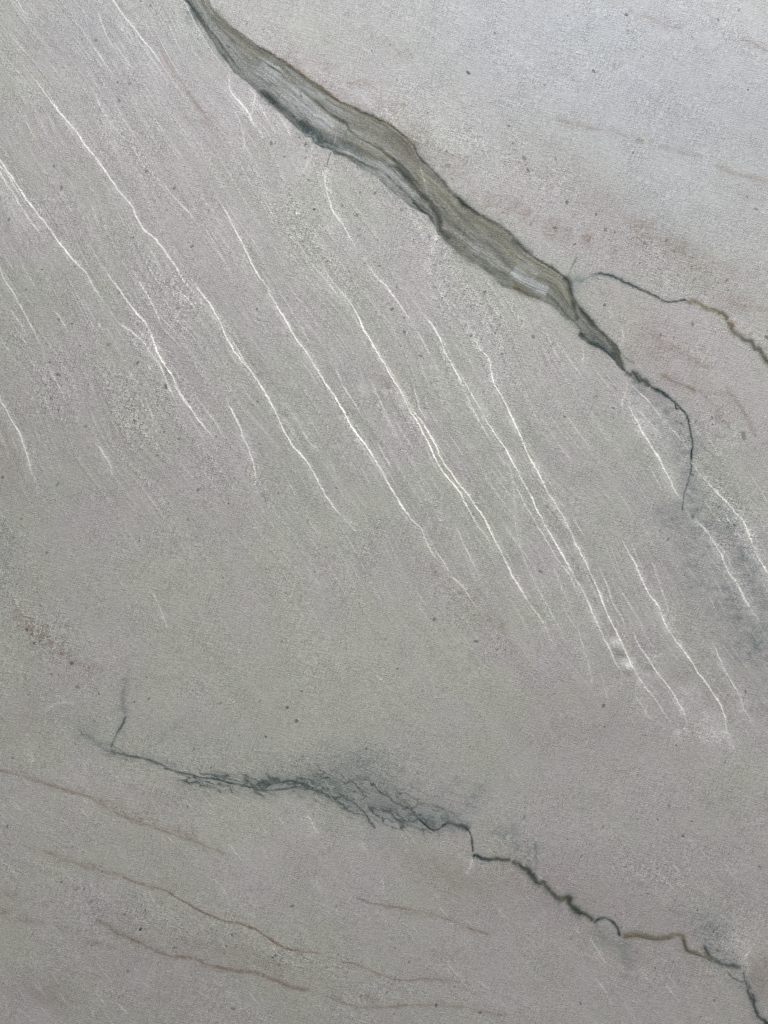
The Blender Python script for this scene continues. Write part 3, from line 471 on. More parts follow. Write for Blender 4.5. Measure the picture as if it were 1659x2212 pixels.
ridge(C((1165, 1330), (1220, 1410), (1300, 1500), (1380, 1580), (1440, 1650)) + N2((1500, 60), (1540, 160), (1590, 280), (1640, 370), (1659, 400)), .9, w=3.0, cream=.3)
ridge(C((755, 820), (880, 940), (980, 1060), (1080, 1170), (1140, 1250)), .5); ridge(C((790, 980), (860, 1040), (960, 1160)), .3); ridge(N2((1380, 0), (1430, 90), (1500, 180)), .4); ridge(N2((1590, 400), (1640, 480)), .4)
for p_, a_, c_ in ((A0((1490, 460), (1490, 580), (1540, 650), (1600, 720), (1640, 800), (1659, 855)), .62, .3), (A0((1600, 560), (1650, 620), (1630, 740)), .4, .4), (A0((1510, 700), (1560, 800), (1580, 900), (1585, 1000)), .4, .3), (B((0, 640), (60, 750), (130, 870)), .36, 0), (B((135, 715), (190, 810), (232, 890)), .36, 0),
        (B((370, 930), (350, 1000), (320, 1090), (300, 1140)), .3, .5), (B((490, 1000), (465, 1080), (445, 1180), (470, 1270), (500, 1370), (560, 1450), (620, 1560), (660, 1640)), .55, .6), (B((522, 835), (512, 900), (505, 940)), .5, .3), (B((1065, 1070), (1100, 1200), (1115, 1270)), .4, .6), (B((1155, 1440), (1165, 1500), (1150, 1600), (1130, 1659)), .5, .7),
        (M1((1130, 0), (1110, 60), (1112, 130)), .4, .5), (A0((610, 590), (650, 690), (710, 790), (770, 860), (820, 910)), .4, 0), (A0((1040, 1170), (1120, 1270), (1200, 1350), (1280, 1450)), .42, 0), (A0((720, 250), (790, 350), (870, 460)), .3, 0), (C((455, 560), (465, 620), (455, 700), (430, 760)), .42, .6), (C((742, 780), (740, 870), (715, 940), (720, 1010)), .5, .7),
        (C((710, 450), (720, 520), (700, 590)), .35, .4), (E_((980, 500), (1020, 590), (1060, 680), (1080, 760)), .42, .2), (E_((1370, 370), (1420, 470)), .2, 0), (G_((335, 305), (380, 390), (410, 425)), .35, 0), (G_((680, 470), (712, 540)), .3, 0), (G_((385, 690), (402, 790)), .38, 0), (G_((820, 700), (830, 800)), .26, 0), (G_((1405, 572), (1385, 640), (1355, 690)), .45, .7),
        (K_((505, 1090), (550, 1180), (612, 1270)), .34, .4), (K_((540, 1360), (600, 1440), (650, 1540)), .3, .3), (K_((820, 1290), (880, 1380)), .34, 0), (K_((440, 1350), (500, 1400)), .25, .6), (K_((1545, 1160), (1510, 1220), (1504, 1280), (1510, 1352), (1560, 1500)), .5, .9), (K_((990, 1390), (1040, 1470)), .25, 0), (T03((1350, 690), (1430, 760), (1480, 850)), .22, .3), (T03((610, 1450), (690, 1540)), .25, 0), (T03((0, 590), (60, 640), (120, 700)), .25, 0),
        (T03((1480, 490), (1560, 590), (1580, 660)), .26, 0), (T03((740, 1500), (830, 1600)), .25, 0), (T03((1460, 1430), (1540, 1510)), .25, 0), (E_((290, 1300), (360, 1245), (500, 1230)), .25, .6), (E_((190, 1480), (200, 1560), (205, 1640)), .25, .3), (M2((760, 1050), (830, 1100), (880, 1170)), .25, 0), (M2((1280, 70), (1340, 190), (1400, 320), (1450, 430)), .42, 0),
        (N2((900, 950), (950, 930), (1010, 910)), .25, .3), (N2((1390, 1410), (1420, 1500)), .3, .3), (K_((700, 1480), (760, 1580), (810, 1640)), .25, .3), (K_((160, 690), (240, 740)), .25, .4), (K_((60, 450), (90, 560), (140, 610)), .2, .2)):
    ridge(p_, a_, w=1.7, cream=c_, part=a_ >= .4, rel=.5)
# frayed white ends of the ridges, and two bumps
for (x, y, rx, ry, a, t) in ((1462, 1585, 18, 10, 50, .3), (1565, 1585, 16, 10, 60, .25), (1330, 1388, 11, 10, 0, .75), (1358, 1438, 9, 8, 0, .8), (780, 840, 12, 16, 0, .3), (830, 845, 22, 9, 0, .22), 
        (1390, 880, 20, 30, -30, .2), (1420, 940, 14, 60, -32, .22), (1640, 2030, 60, 40, 0, .12), (1590, 2040, 36, 40, 20, .25), (1500, 1960, 80, 40, 20, .1), (30, 450, 20, 60, -30, .22), (1060, 860, 80, 40, 20, .1), (460, 940, 20, 12, 0, .14), (720, 740, 40, 20, 0, .0), (800, 200, 60, 30, 20, .1), (950, 280, 60, 30, 40, .14), (540, 1850, 20, 40, -20, .12)):
    blob('white', x, y, rx, ry, a, t * .8, 2.2, int(x) % 71, 8)
def fray(pts, w, a, seed):
    r = stroke(pts, w * 2.2, 6, ends=False); ws, D, SD, A, L = r; x, y = X[ws], Y[ws]
    env = np.exp(-(D / w) ** 2) * np.clip(np.minimum(A, L - A) / (.15 * L), 0, 1); rd = 0
    for k, sc_ in enumerate((15, 9, 6)):
        n = perlin((x * .86 + y * .5) / (sc_ * 1.1) + .5 * perlin(x / 20, y / 20, 3), (y * .86 - x * .5) / (sc_ * .8), seed + k); rd = rd + np.exp(-(n / .11) ** 2) * (.7, .55, .45)[k]
    F['white'][ws] = np.maximum(F['white'][ws], np.clip(a * env * rd * np.clip(.5 + 1.3 * fbm(x / 18, y / 18, 3, seed), .1, 1), 0, .9)); H[ws] += .5 * a * env * rd
fray(N2((1030, 1390), (1080, 1420), (1150, 1440), (1280, 1450), (1400, 1480)), 14, .75, 301); fray(N2((1140, 1090), (1190, 1180), (1230, 1300), (1300, 1440), (1330, 1540)), 13, .55, 305); fray(N2((1050, 1200), (1090, 1260), (1110, 1330)), 9, .7, 309)
fray(N2((1390, 1400), (1400, 1480), (1440, 1580)), 10, .6, 313); fray(C((1180, 1350), (1270, 1470), (1380, 1600), (1460, 1700)), 9, .7, 317); fray(C((750, 900), (800, 1020), (880, 1180)), 12, .6, 321); fray(N2((1150, 40), (1240, 110), (1320, 200)), 9, .6, 325)
fray(M1((930, 870), (1000, 1010), (1060, 1100)), 9, .6, 329); fray(A0((0, 1080), (80, 1230), (180, 1400), (330, 1580)), 12, .5, 333); fray(T(1, 1, (620, 1130), (700, 1230)), 8, .5, 337); fray(B((450, 1180), (480, 1300), (560, 1450)), 8, .5, 341); fray(A0((1490, 480), (1500, 600), (1570, 780)), 9, .45, 345)
fray(B((640, 560), (760, 640), (860, 760), (980, 850)), 22, .35, 351); fray(K_((1250, 1000), (1350, 1140), (1480, 1240)), 34, .42, 355); fray(M1((1400, 790), (1500, 830), (1590, 800)), 12, .3, 359); fray(A1((540, 120), (600, 210), (680, 300)), 7, .5, 363)
def hump(x, y, rx, ry, a, h):
    m = 3 * max(rx, ry); i0, i1 = np.searchsorted(XS, [x - m, x + m]); j0, j1 = np.searchsorted(YS, [y - m, y + m]); ws = (slice(j0, j1), slice(i0, i1))
    dx = X[ws] - x; dy = Y[ws] - y; c, s = math.cos(math.radians(a)), math.sin(math.radians(a)); u = (dx * c + dy * s) / rx; v = (-dx * s + dy * c) / ry
    H[ws] += h * np.exp(-u * u - v * v)
hump(1332, 1396, 15, 13, 30, 3.2); hump(1358, 1445, 12, 10, 20, 3.2); hump(1348, 1422, 12, 8, 0, -2); hump(1545, 1540, 34, 46, -15, -6); hump(1480, 1480, 26, 30, 0, -3); hump(1640, 2100, 34, 70, -10, 5); hump(1405, 1450, 14, 10, 0, -3)

# natural undulation of the honed face
H += 1.6 * fbm(U / 420, V / 60, 3, 151) * (.2 + .8 * flow) * 1.0 + 2.2 * fbm(X / 260, Y / 260, 3, 161) + 0.30 * fine
WS = fbm(U / 150, V / 7.0, 4, 171)
hair = sstep(0.20, 0.58, WS) * (.12 + .88 * flow)
F['white'] = np.maximum(F['white'], 0.30 * hair * (1 - VM)); H += 0.35 * hair - 1.3 * VM
h2 = sstep(.22, .6, fbm(U / 60, V / 5.5 + bend / 30, 4, 181)) * np.clip(lower + .35 * (1 - flow), 0, 1) * (1 - upper) * sstep(-.15, .35, fbm(X / 130, Y / 130, 3, 187)); F['white'] = np.maximum(F['white'], .34 * h2 * (1 - VM)); H += .4 * h2
F['lum'] += .05 * fbm(U / 160, V / 26, 4, 191) * (lower + .5 * upper)
F['grit'] = np.clip(F['grit'] * .68, 0, .85)
for k in F: F[k] = np.clip(F[k], 0, 2)
F['white'] *= 1 - 0.5 * VM

# ------------------------------------------------------------------ single dark grains
def grain(x, y, r, a=.8, kind='dark', seed=0):
    m = 2.5 * r; i0, i1 = np.searchsorted(XS, [x - m, x + m]); j0, j1 = np.searchsorted(YS, [y - m, y + m]); ws = (slice(j0, j1), slice(i0, i1))
    if i1 <= i0 or j1 <= j0: return
    dx, dy = WX[ws] - x, WY[ws] - y; e = 1 + .35 * math.sin(seed * 3.3); th = seed * 1.9; c, s = math.cos(th), math.sin(th)
    q = np.sqrt(((dx * c + dy * s) / e) ** 2 + ((-dx * s + dy * c) * e) ** 2) / r
    F[kind][ws] = np.maximum(F[kind][ws], a * (1 - sstep(.65, 1.15, q)))
spots = [(0, 0, 975, 38, 11, .3), (0, 0, 620, 262, 12, .3), (0, 0, 765, 535, 9, .35), (0, 0, 775, 648, 10, .4), (0, 0, 350, 1080, 9, .4), (0, 0, 398, 1220, 11, .55), (0, 0, 58, 1422, 10, .45), (0, 0, 532, 256, 4, .8), (0, 0, 75, 355, 6, .4), (0, 0, 1078, 1362, 7, .3), (0, 0, 845, 547, 8, .3), (0, 0, 445, 1132, 7, .35),
    (1, 0, 1375, 470, 13, .62), (1, 0, 1547, 216, 8, .35), (1, 0, 98, 930, 12, .4), (1, 0, 185, 1016, 6, .5), (1, 0, 318, 1025, 7, .5), (1, 0, 772, 1250, 9, .5), (1, 0, 652, 1393, 13, .35), (1, 0, 376, 1357, 8, .7), (1, 0, 558, 1330, 8, .45), (1, 0, 945, 1360, 14, .3), (1, 0, 672, 1245, 8, .35), (1, 0, 1192, 975, 9, .4), (1, 0, 1245, 1070, 14, .3), (1, 0, 1270, 1165, 9, .35), (1, 0, 1205, 1075, 9, .3), (1, 0, 655, 1085, 4, .9), (1, 0, 662, 1103, 3, .9), (1, 0, 910, 520, 7, .4), (1, 0, 1112, 735, 6, .55), (1, 0, 870, 292, 5, .5), (1, 0, 672, 1480, 7, .4), (1, 0, 665, 1525, 10, .3), (1, 0, 345, 1165, 7, .5), (1, 0, 308, 1135, 7, .4),
    (2, 0, 75, 1025, 14, .38), (2, 0, 105, 1105, 9, .5), (2, 0, 212, 548, 9, .35), (2, 0, 1470, 62, 9, .4), (2, 0, 1528, 583, 6, .8), (2, 0, 630, 100, 6, .4), (2, 0, 785, 985, 6, .5), (2, 0, 545, 1388, 9, .5), (2, 0, 600, 1490, 13, .4), (2, 0, 1000, 1560, 9, .5), (2, 0, 405, 1585, 8, .6), (2, 0, 275, 1475, 7, .5), (2, 0, 858, 1580, 10, .35), (2, 0, 1585, 1352, 10, .4), (2, 0, 1528, 1275, 8, .4), (2, 0, 280, 1028, 7, .4), (2, 0, 668, 1505, 6, .5),
    (0, 1, 1076, 848, 12, .75), (0, 1, 890, 692, 10, .55), (0, 1, 490, 68, 9, .35), (0, 1, 273, 90, 6, .6), (0, 1, 466, 440, 7, .6), (0, 1, 382, 770, 12, .45), (0, 1, 318, 686, 9, .4), (0, 1, 558, 1105, 9, .4), (0, 1, 1062, 1138, 8, .35), (0, 1, 14, 1435, 7, .65), (0, 1, 1590, 225, 7, .4), (0, 1, 1240, 328, 8, .35), (0, 1, 770, 240, 9, .35), (0, 1, 1160, 1516, 3, .9), (0, 1, 848, 1213, 3, .8), (0, 1, 172, 215, 8, .35),
    (1, 1, 880, 347, 11, .45), (1, 1, 860, 305, 7, .4), (1, 1, 800, 65, 8, .45), (1, 1, 352, 38, 7, .5), (1, 1, 462, 36, 7, .45), (1, 1, 198, 518, 8, .35), (1, 1, 960, 490, 8, .5), (1, 1, 1580, 400, 12, .22), (1, 1, 1530, 462, 12, .22), (1, 1, 655, 360, 4, .7), (1, 1, 915, 205, 8, .35), (1, 1, 5, 345, 8, .5),
    (2, 1, 136, 523, 12, .4), (2, 1, 1170, 440, 12, .4), (2, 1, 1132, 400, 10, .2), (2, 1, 260, 580, 9, .35), (2, 1, 538, 908, 12, .3), (2, 1, 660, 988, 8, .45), (2, 1, 340, 1042, 8, .45), (2, 1, 1655, 530, 14, .5), (2, 1, 1300, 1088, 4, .9), (2, 1, 1498, 1165, 20, .4), (2, 1, 1325, 1045, 9, .35), (2, 1, 1295, 1050, 10, .35), (2, 1, 828, 48, 6, .7), (2, 1, 1185, 150, 10, .3), (2, 1, 1392, 155, 12, .3), (2, 1, 1078, 124, 6, .45), (2, 1, 507, 1140, 6, .4), (2, 1, 1160, 82, 6, .5),
    (0, 2, 175, 763, 9, .5), (0, 2, 205, 790, 10, .45), (0, 2, 468, 980, 12, .5), (0, 2, 500, 1135, 12, .4), (0, 2, 640, 1178, 4, .9), (0, 2, 872, 1233, 5, .7), (0, 2, 900, 188, 4, .9), (0, 2, 1428, 1238, 9, .35), (0, 2, 305, 740, 9, .4), (0, 2, 355, 715, 8, .35), (0, 2, 116, 738, 8, .35), (0, 2, 532, 377, 3, .9), (0, 2, 952, 1073, 4, .8), (0, 2, 800, 1085, 7, .4), (0, 2, 335, 1050, 6, .5), (0, 2, 1447, 427, 3, .9), (0, 2, 486, 1500, 7, .3),
    (1, 2, 1152, 695, 11, .4), (1, 2, 1560, 890, 8, .35), (1, 2, 918, 1018, 6, .55), (1, 2, 295, 1162, 8, .35), (1, 2, 1385, 1520, 6, .45), (1, 2, 380, 385, 4, .8), (1, 2, 957, 141, 3, .9), (1, 2, 1219, 190, 3, .9), (1, 2, 168, 840, 4, .8), (1, 2, 1385, 553, 8, .4), (1, 2, 65, 1456, 7, .6), (1, 2, 1048, 1200, 3, .8), (1, 2, 970, 1248, 3, .8), (1, 2, 835, 820, 4, .5),
    (2, 2, 592, 1256, 12, .45), (2, 2, 1010, 178, 9, .5), (2, 2, 962, 122, 9, .4), (2, 2, 1435, 88, 13, .5), (2, 2, 1490, 130, 12, .35), (2, 2, 1525, 195, 13, .35), (2, 2, 1512, 1163, 8, .5), (2, 2, 600, 1393, 4, .8), (2, 2, 1115, 408, 4, .8), (2, 2, 862, 1445, 4, .8), (2, 2, 700, 65, 3, .8), (2, 2, 1170, 28, 12, .4), (2, 2, 275, 1180, 5, .5), (2, 2, 920, 1045, 14, .18),
    (0, 3, 627, 873, 4, 1.0), (0, 3, 910, 1047, 8, .8), (0, 3, 983, 1390, 3, .9), (0, 3, 1133, 1163, 10, .35), (0, 3, 1512, 1558, 9, .35), (0, 3, 830, 1316, 7, .4), (0, 3, 1372, 704, 5, .6), (0, 3, 62, 492, 8, .3), (0, 3, 808, 948, 7, .5), (0, 3, 940, 925, 6, .5), (0, 3, 595, 865, 9, .35), (0, 3, 1465, 1154, 7, .5),
    (1, 3, 370, 130, 5, .7), (1, 3, 122, 1215, 4, .95), (1, 3, 108, 1227, 6, .6), (1, 3, 293, 1213, 4, .8), (1, 3, 995, 1255, 8, .4), (1, 3, 1290, 1420, 7, .4), (1, 3, 508, 758, 6, .35), (1, 3, 900, 1167, 3, .8), (1, 3, 150, 1273, 7, .4),
    (2, 3, 360, 466, 4, .95), (2, 3, 445, 1525, 9, .45), (2, 3, 840, 286, 7, .35), (2, 3, 587, 378, 8, .35), (2, 3, 808, 330, 6, .35), (2, 3, 730, 640, 8, .4), (2, 3, 937, 652, 7, .4), (2, 3, 878, 818, 8, .35), (2, 3, 1423, 932, 7, .4), (2, 3, 1610, 640, 9, .35), (2, 3, 400, 760, 7, .3), (2, 3, 450, 576, 6, .4), (2, 3, 668, 958, 10, .25), (2, 3, 708, 1032, 9, .3), (2, 3, 80, 315, 7, .35), (2, 3, 83, 257, 3, .8)]
for n, (i, j, x, y, r, a) in enumerate(spots): grain(553 * i + x / 3, 553 * j + y / 3, r / 3 * 1.1 + .25, min(.95, a * 1.35), 'dark', n)
r2 = np.random.RandomState(3)
for n in range(9500):             # grains crowd where the rock is gritty
    x, y = r2.uniform(-400, 2060), r2.uniform(-200, 2400); i, j = min(np.searchsorted(XS, x), NX - 1), min(np.searchsorted(YS, y), NY - 1)
    g = F['grit'][j, i] * (1 - VM[j, i])
    if r2.rand() < 0.07 + 0.6 * g: grain(x, y, r2.uniform(.9, 1.6) + (r2.rand() ** 6) * 3.0, r2.uniform(.3, .75), 'dark', n)
for n in range(260):
    grain(r2.uniform(0, 1659), r2.uniform(0, 2212), r2.uniform(.8, 1.3), r2.uniform(.4, .9), 'dark', n)

# ------------------------------------------------------------------ material
def NT(name):
    m = bpy.data.materials.new(name); m.use_nodes = True; return m, m.node_tree.nodes, m.node_tree.links
def stone_material():
    m, N, L = NT('honed_quartzite'); pb = N['Principled BSDF']
    tc = N.new('ShaderNodeTexCoord')
    def attr(n):
        a = N.new('ShaderNodeAttribute'); a.attribute_name = n; s = N.new('ShaderNodeSeparateColor'); L.new(a.outputs['Color'], s.inputs[0]); return s.outputs[0], s.outputs[1], s.outputs[2], a.outputs['Alpha']
    blue, olive, rust_, white = attr('vein_mix'); grit, pale, dark, cream = attr('grain_mix'); tint, lum, wash, sky_cast = attr('body_mix')
    def mapped(rot, scale, loc=(0, 0, 0)):
        mp = N.new('ShaderNodeMapping'); mp.vector_type = 'TEXTURE'; mp.inputs['Rotation'].default_value = (0, math.radians(rot), 0)
        mp.inputs['Scale'].default_value = scale; mp.inputs['Location'].default_value = loc; L.new(tc.outputs['Object'], mp.inputs[0]); return mp.outputs[0]
    def noise(vec, scale, detail=3, rough=.55, dist=0):
        n = N.new('ShaderNodeTexNoise'); n.inputs['Scale'].default_value = scale; n.inputs['Detail'].default_value = detail; n.inputs['Roughness'].default_value = rough; n.inputs['Distortion'].default_value = dist
        L.new(vec, n.inputs['Vector']); return n.outputs['Fac']
    def M(op, a, b=None, c=None, clamp=False):
        n = N.new('ShaderNodeMath'); n.operation = op; n.use_clamp = clamp
        for i, v in enumerate((a, b, c)):
            if v is None: continue
            if isinstance(v, (int, float)): n.inputs[i].default_value = v
            else: L.new(v, n.inputs[i])
        return n.outputs[0]
    def ramp(v, a, b, lo=0, hi=1):
        n = N.new('ShaderNodeMapRange'); n.inputs[1].default_value = a; n.inputs[2].default_value = b; n.inputs[3].default_value = lo; n.inputs[4].default_value = hi; L.new(v, n.inputs[0]); return n.outputs[0]
    def mix(f, a, b):
        n = N.new('ShaderNodeMix'); n.data_type = 'RGBA'; n.clamp_factor = True
        if isinstance(f, float): n.inputs[0].default_value = f
        else: L.new(f, n.inputs[0])
        for s, v in ((6, a), (7, b)):
            if isinstance(v, tuple): n.inputs[s].default_value = v + (1,)
            else: L.new(v, n.inputs[s])
        return n.outputs[2]
    ob = tc.outputs['Object']
    speck = noise(ob, 520, 2, .6)                       # salt and pepper of the crystals
    speck2 = noise(ob, 190, 3, .6)
    sA = noise(mapped(17, (.13, .13, 1.0)), 80, 3, .6)    # short upright brush marks
    sB = noise(mapped(-76, (.13, .13, 1.0)), 80, 3, .6)  # short cross marks
    sC = noise(mapped(31, (.10, .10, 1.0)), 60, 4, .62)    # bedding streaks
    cloud = noise(ob, 9, 5, .6)
    cloud2 = noise(mapped(31, (.5, .5, 1.2)), 26, 4, .6)
    body = mix(M('ADD', tint, M('MULTIPLY', M('SUBTRACT', cloud2, .5), .8), clamp=True), (.408, .408, .360), (.426, .396, .394))
    body = mix(ramp(cloud, .35, .75, 0, .30), body, (.43, .412, .392)); body = mix(sky_cast, body, (.402, .408, .428))
    amp = M('ADD', ramp(noise(ob, 14, 4, .6), .35, .65, .45, 1.05), M('MULTIPLY', grit, 1.3))
    tex = M('ADD', M('MULTIPLY', M('SUBTRACT', speck, .5), .75), M('MULTIPLY', M('SUBTRACT', speck2, .5), .42))
    tex = M('ADD', tex, M('MULTIPLY', M('SUBTRACT', sA, .5), .72)); tex = M('ADD', tex, M('MULTIPLY', M('SUBTRACT', sB, .5), .55)); tex = M('ADD', tex, M('MULTIPLY', M('SUBTRACT', sC, .5), .34))
    def web(vec, scale, wd):
        return ramp(M('ABSOLUTE', M('SUBTRACT', noise(vec, scale, 2, .5), .5)), 0, wd, 1, 0)
    msk = ramp(noise(ob, 22, 3, .6), .42, .62, 0, 1)
    hatch = M('ADD', M('MULTIPLY', web(mapped(21, (.22, .22, 1.0)), 42, .022), .13), M('MULTIPLY', web(mapped(-74, (.26, .26, 1.0)), 46, .020), .08))
    hatch = M('ADD', M('MULTIPLY', hatch, M('ADD', .35, msk)), M('MULTIPLY', M('MULTIPLY', web(ob, 70, .03), grit), .12))
    tex = M('ADD', tex, M('SUBTRACT', hatch, .02))
    gain = M('MULTIPLY', lum, M('ADD', 1.0, M('MULTIPLY', tex, amp)))
    # ragged masks
    rag = M('ADD', -.05, M('MULTIPLY', speck2, 2.1), clamp=False)
    rust_f = M('MULTIPLY', rust_, rag, clamp=True); blue_f = M('MULTIPLY', blue, M('ADD', .72, M('MULTIPLY', speck2, .56)), clamp=True)
    body = mix(M('MULTIPLY', M('MULTIPLY', wash, .78), M('ADD', .62, M('MULTIPLY', speck2, .76)), clamp=True), body, (.150, .186, .196))
    c = mix(rust_f, body, (.222, .158, .118))
    c = mix(blue_f, c, mix(ramp(M('ADD', blue, M('MULTIPLY', M('SUBTRACT', speck2, .5), .9)), .35, .95), (.152, .180, .165), (.034, .054, .056)))
    ol_f = M('MULTIPLY', M('MULTIPLY', olive, .66), rag, clamp=True)
    c = mix(ol_f, c, mix(speck2, (.110, .100, .056), (.225, .205, .135)))
    c = mix(M('MULTIPLY', pale, .92, clamp=True), c, (.370, .382, .365))
    # rust rims keep their warmth over the vein
    c = mix(M('MULTIPLY', M('MULTIPLY', rust_f, ol_f), .7, clamp=True), c, (.200, .120, .070))
    c = mix(M('MULTIPLY', dark, M('ADD', .70, M('MULTIPLY', speck, .4)), clamp=True), c, (.026, .034, .034))
    # gritty rock: tiny dark crystals
    vo = N.new('ShaderNodeTexVoronoi'); vo.inputs['Scale'].default_value = 330; L.new(ob, vo.inputs['Vector'])
    pit = M('MULTIPLY', ramp(vo.outputs['Distance'], .16, .36, 1, 0), M('GREATER_THAN', noise(ob, 260, 1, .5), .54))
    c = mix(M('MULTIPLY', M('MULTIPLY', pit, grit), .6, clamp=True), c, (.12, .115, .115))
    wcol = mix(M('MULTIPLY', cream, .8, clamp=True), (.86, .85, .81), (.86, .78, .58))
    wf = M('MULTIPLY', white, M('ADD', .35, M('MULTIPLY', M('ADD', speck2, sC), .62)), clamp=True)
    c = mix(wf, c, wcol)
    mul = N.new('ShaderNodeVectorMath'); mul.operation = 'MULTIPLY'; cmb = N.new('ShaderNodeCombineXYZ')
    for i in range(3): L.new(gain, cmb.inputs[i])
    L.new(c, mul.inputs[0]); L.new(cmb.outputs[0], mul.inputs[1]); L.new(mul.outputs[0], pb.inputs['Base Color'])
    L.new(M('ADD', .55, M('MULTIPLY', speck2, .2)), pb.inputs['Roughness']); pb.inputs['Specular IOR Level'].default_value = .35
    hgt = M('ADD', M('MULTIPLY', sA, .9), M('MULTIPLY', sB, .65)); hgt = M('ADD', hgt, M('MULTIPLY', sC, .4)); hgt = M('ADD', hgt, M('MULTIPLY', M('MULTIPLY', speck2, amp), .8)); hgt = M('ADD', hgt, M('MULTIPLY', speck, .35))
    hgt = M('ADD', hgt, M('MULTIPLY', hatch, 3.0)); hgt = M('SUBTRACT', hgt, M('MULTIPLY', M('MULTIPLY', pit, grit), .6))
    bp = N.new('ShaderNodeBump'); bp.inputs['Strength'].default_value = .8; bp.inputs['Distance'].default_value = .0012
    L.new(hgt, bp.inputs['Height']); L.new(bp.outputs[0], pb.inputs['Normal'])
    return m
MAT = stone_material()
def plain(name, a, b, sc_, rough):
    m, N, L = NT(name); pb = N['Principled BSDF']; tc = N.new('ShaderNodeTexCoord'); n = N.new('ShaderNodeTexNoise'); n.inputs['Scale'].default_value = sc_; n.inputs['Detail'].default_value = 8
    L.new(tc.outputs['Object'], n.inputs['Vector']); x = N.new('ShaderNodeMix'); x.data_type = 'RGBA'; x.inputs[6].default_value = a + (1,); x.inputs[7].default_value = b + (1,)
    L.new(n.outputs['Fac'], x.inputs[0]); L.new(x.outputs[2], pb.inputs['Base Color']); pb.inputs['Roughness'].default_value = rough
    b_ = N.new('ShaderNodeBump'); b_.inputs['Strength'].default_value = .4; b_.inputs['Distance'].default_value = .003; L.new(n.outputs['Fac'], b_.inputs['Height']); L.new(b_.outputs[0], pb.inputs['Normal']); return m
SAWN = plain('sawn_stone', (.30, .30, .29), (.42, .41, .41), 40, .7)
CONC = plain('concrete', (.22, .22, .21), (.34, .33, .32), 6, .85)

# ------------------------------------------------------------------ build the slab
root = bpy.data.objects.new('stone_slab', None); col.objects.link(root); root.location = (0, 0, ZC)
root['label'] = 'pale grey quartzite slab with a dark green banded vein and fine white ridges'; root['category'] = 'stone slab'; root['kind'] = 'thing'
HU = S * 1.0
# relief fades to nothing at the slab's sawn border
edge = np.minimum(np.minimum(X - XS[0], XS[-1] - X), np.minimum(Y - YS[0], YS[-1] - Y)); H *= np.clip(edge / 30, 0, 1)
CO = np.empty((NY * NX, 3), np.float32); CO[:, 0] = ((X - 829.5) * S).ravel(); CO[:, 2] = ((1106 - Y) * S).ravel(); CO[:, 1] = (-H * HU).ravel()
gy, gx = np.gradient(H * HU, YS * S, XS * S)
NO = np.stack([gx, -np.ones_like(gx), -gy], -1).reshape(-1, 3); NO /= np.linalg.norm(NO, axis=1, keepdims=True); NO[:, 0] *= 1
ATT = {'vein_mix': np.stack([F['blue'], F['olive'], F['rust'], F['white']], -1).reshape(-1, 4), 'grain_mix': np.stack([F['grit'], F['pale'], F['dark'], F['cream']], -1).reshape(-1, 4),
       'body_mix': np.stack([np.clip(F['tint'], 0, 1), F['lum'], np.clip(F['wash'], 0, 1), np.clip(F['sky_cast'], 0, 1)], -1).reshape(-1, 4)}
jj, ii = np.meshgrid(np.arange(NY - 1), np.arange(NX - 1), indexing='ij'); base = (jj * NX + ii).ravel().astype(np.int64)
FC = np.stack([base, base + NX, base + NX + 1, base + 1], -1).astype(np.int32); LABEL = PART[:-1, :-1].flatten()
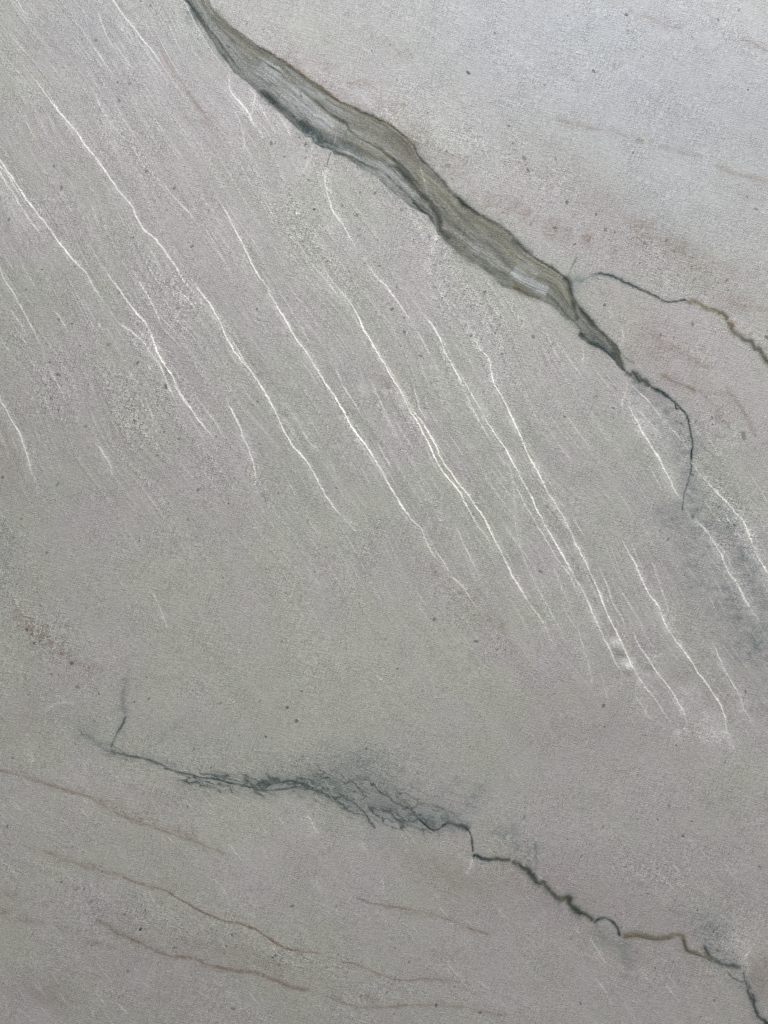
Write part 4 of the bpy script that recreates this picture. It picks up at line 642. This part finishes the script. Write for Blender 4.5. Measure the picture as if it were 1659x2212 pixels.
def grid_mesh(name, sel, label=None):
    fc = FC[sel]
    if len(fc) == 0: return
    used = np.zeros(NX * NY, bool); used[fc.ravel()] = True; idx = np.nonzero(used)[0]; remap = np.zeros(NX * NY, np.int32); remap[idx] = np.arange(len(idx)); f = remap[fc]
    me = bpy.data.meshes.new(name); me.vertices.add(len(idx)); me.loops.add(f.size); me.polygons.add(len(f))
    me.vertices.foreach_set('co', CO[idx].ravel()); me.loops.foreach_set('vertex_index', f.ravel()); me.polygons.foreach_set('loop_start', np.arange(0, f.size, 4, dtype=np.int32))
    me.update(calc_edges=True); me.materials.append(MAT)
    me.polygons.foreach_set('use_smooth', np.ones(len(f), bool))
    for k, v in ATT.items():
        a = me.attributes.new(k, 'FLOAT_COLOR', 'POINT'); a.data.foreach_set('color', v[idx].astype(np.float32).ravel())
    o = bpy.data.objects.new(name, me); col.objects.link(o); o.parent = root
    if label: o['label'] = label
    return o
# every part in one connected piece
LG = PART[:-1, :-1].copy(); todo = np.argwhere(LG > 0); seen = set(); comps = {}
W_ = NX - 1; flat_l = LG.ravel().tolist()
for (j, i) in todo.tolist():
    k = j * W_ + i
    if k in seen: continue
    lab = flat_l[k]; st = [k]; seen.add(k); comp = []
    while st:
        q = st.pop(); comp.append(q)
        for n_ in (q - 1, q + 1, q - W_, q + W_):
            if 0 <= n_ < len(flat_l) and flat_l[n_] == lab and n_ not in seen: seen.add(n_); st.append(n_)
    comps.setdefault(lab, []).append(comp)
for lab, cs in comps.items():
    cs.sort(key=len, reverse=True)
    for n_, cpt in enumerate(cs):
        if len(cpt) < 90: LABEL[cpt] = 0
        elif n_: parts.append(parts[lab - 1][:1] + (None,)); LABEL[cpt] = len(parts)
grid_mesh('polished_face', LABEL == 0)
for k, (nm, lb) in enumerate(parts):
    s = LABEL == k + 1
    if s.any(): grid_mesh(nm, s, lb)
# sawn edges and back, 20 mm thick
x0, x1, z0, z1 = (XS[0] - 829.5) * S, (XS[-1] - 829.5) * S, (1106 - YS[-1]) * S, (1106 - YS[0]) * S; th = .02
vs = [(x0, 0, z0), (x1, 0, z0), (x1, 0, z1), (x0, 0, z1), (x0, th, z0), (x1, th, z0), (x1, th, z1), (x0, th, z1)]
me = bpy.data.meshes.new('sawn_body'); me.from_pydata(vs, [], [(0, 4, 5, 1), (1, 5, 6, 2), (2, 6, 7, 3), (3, 7, 4, 0), (4, 7, 6, 5)]); me.materials.append(SAWN)
o = bpy.data.objects.new('sawn_body', me); col.objects.link(o); o.parent = root
# floor it stands on
me = bpy.data.meshes.new('floor'); me.from_pydata([(-12, -12, 0), (12, -12, 0), (12, 12, 0), (-12, 12, 0)], [], [(0, 1, 2, 3)]); me.materials.append(CONC)
o = bpy.data.objects.new('floor', me); col.objects.link(o); o['kind'] = 'structure'
print('parts', len(parts))
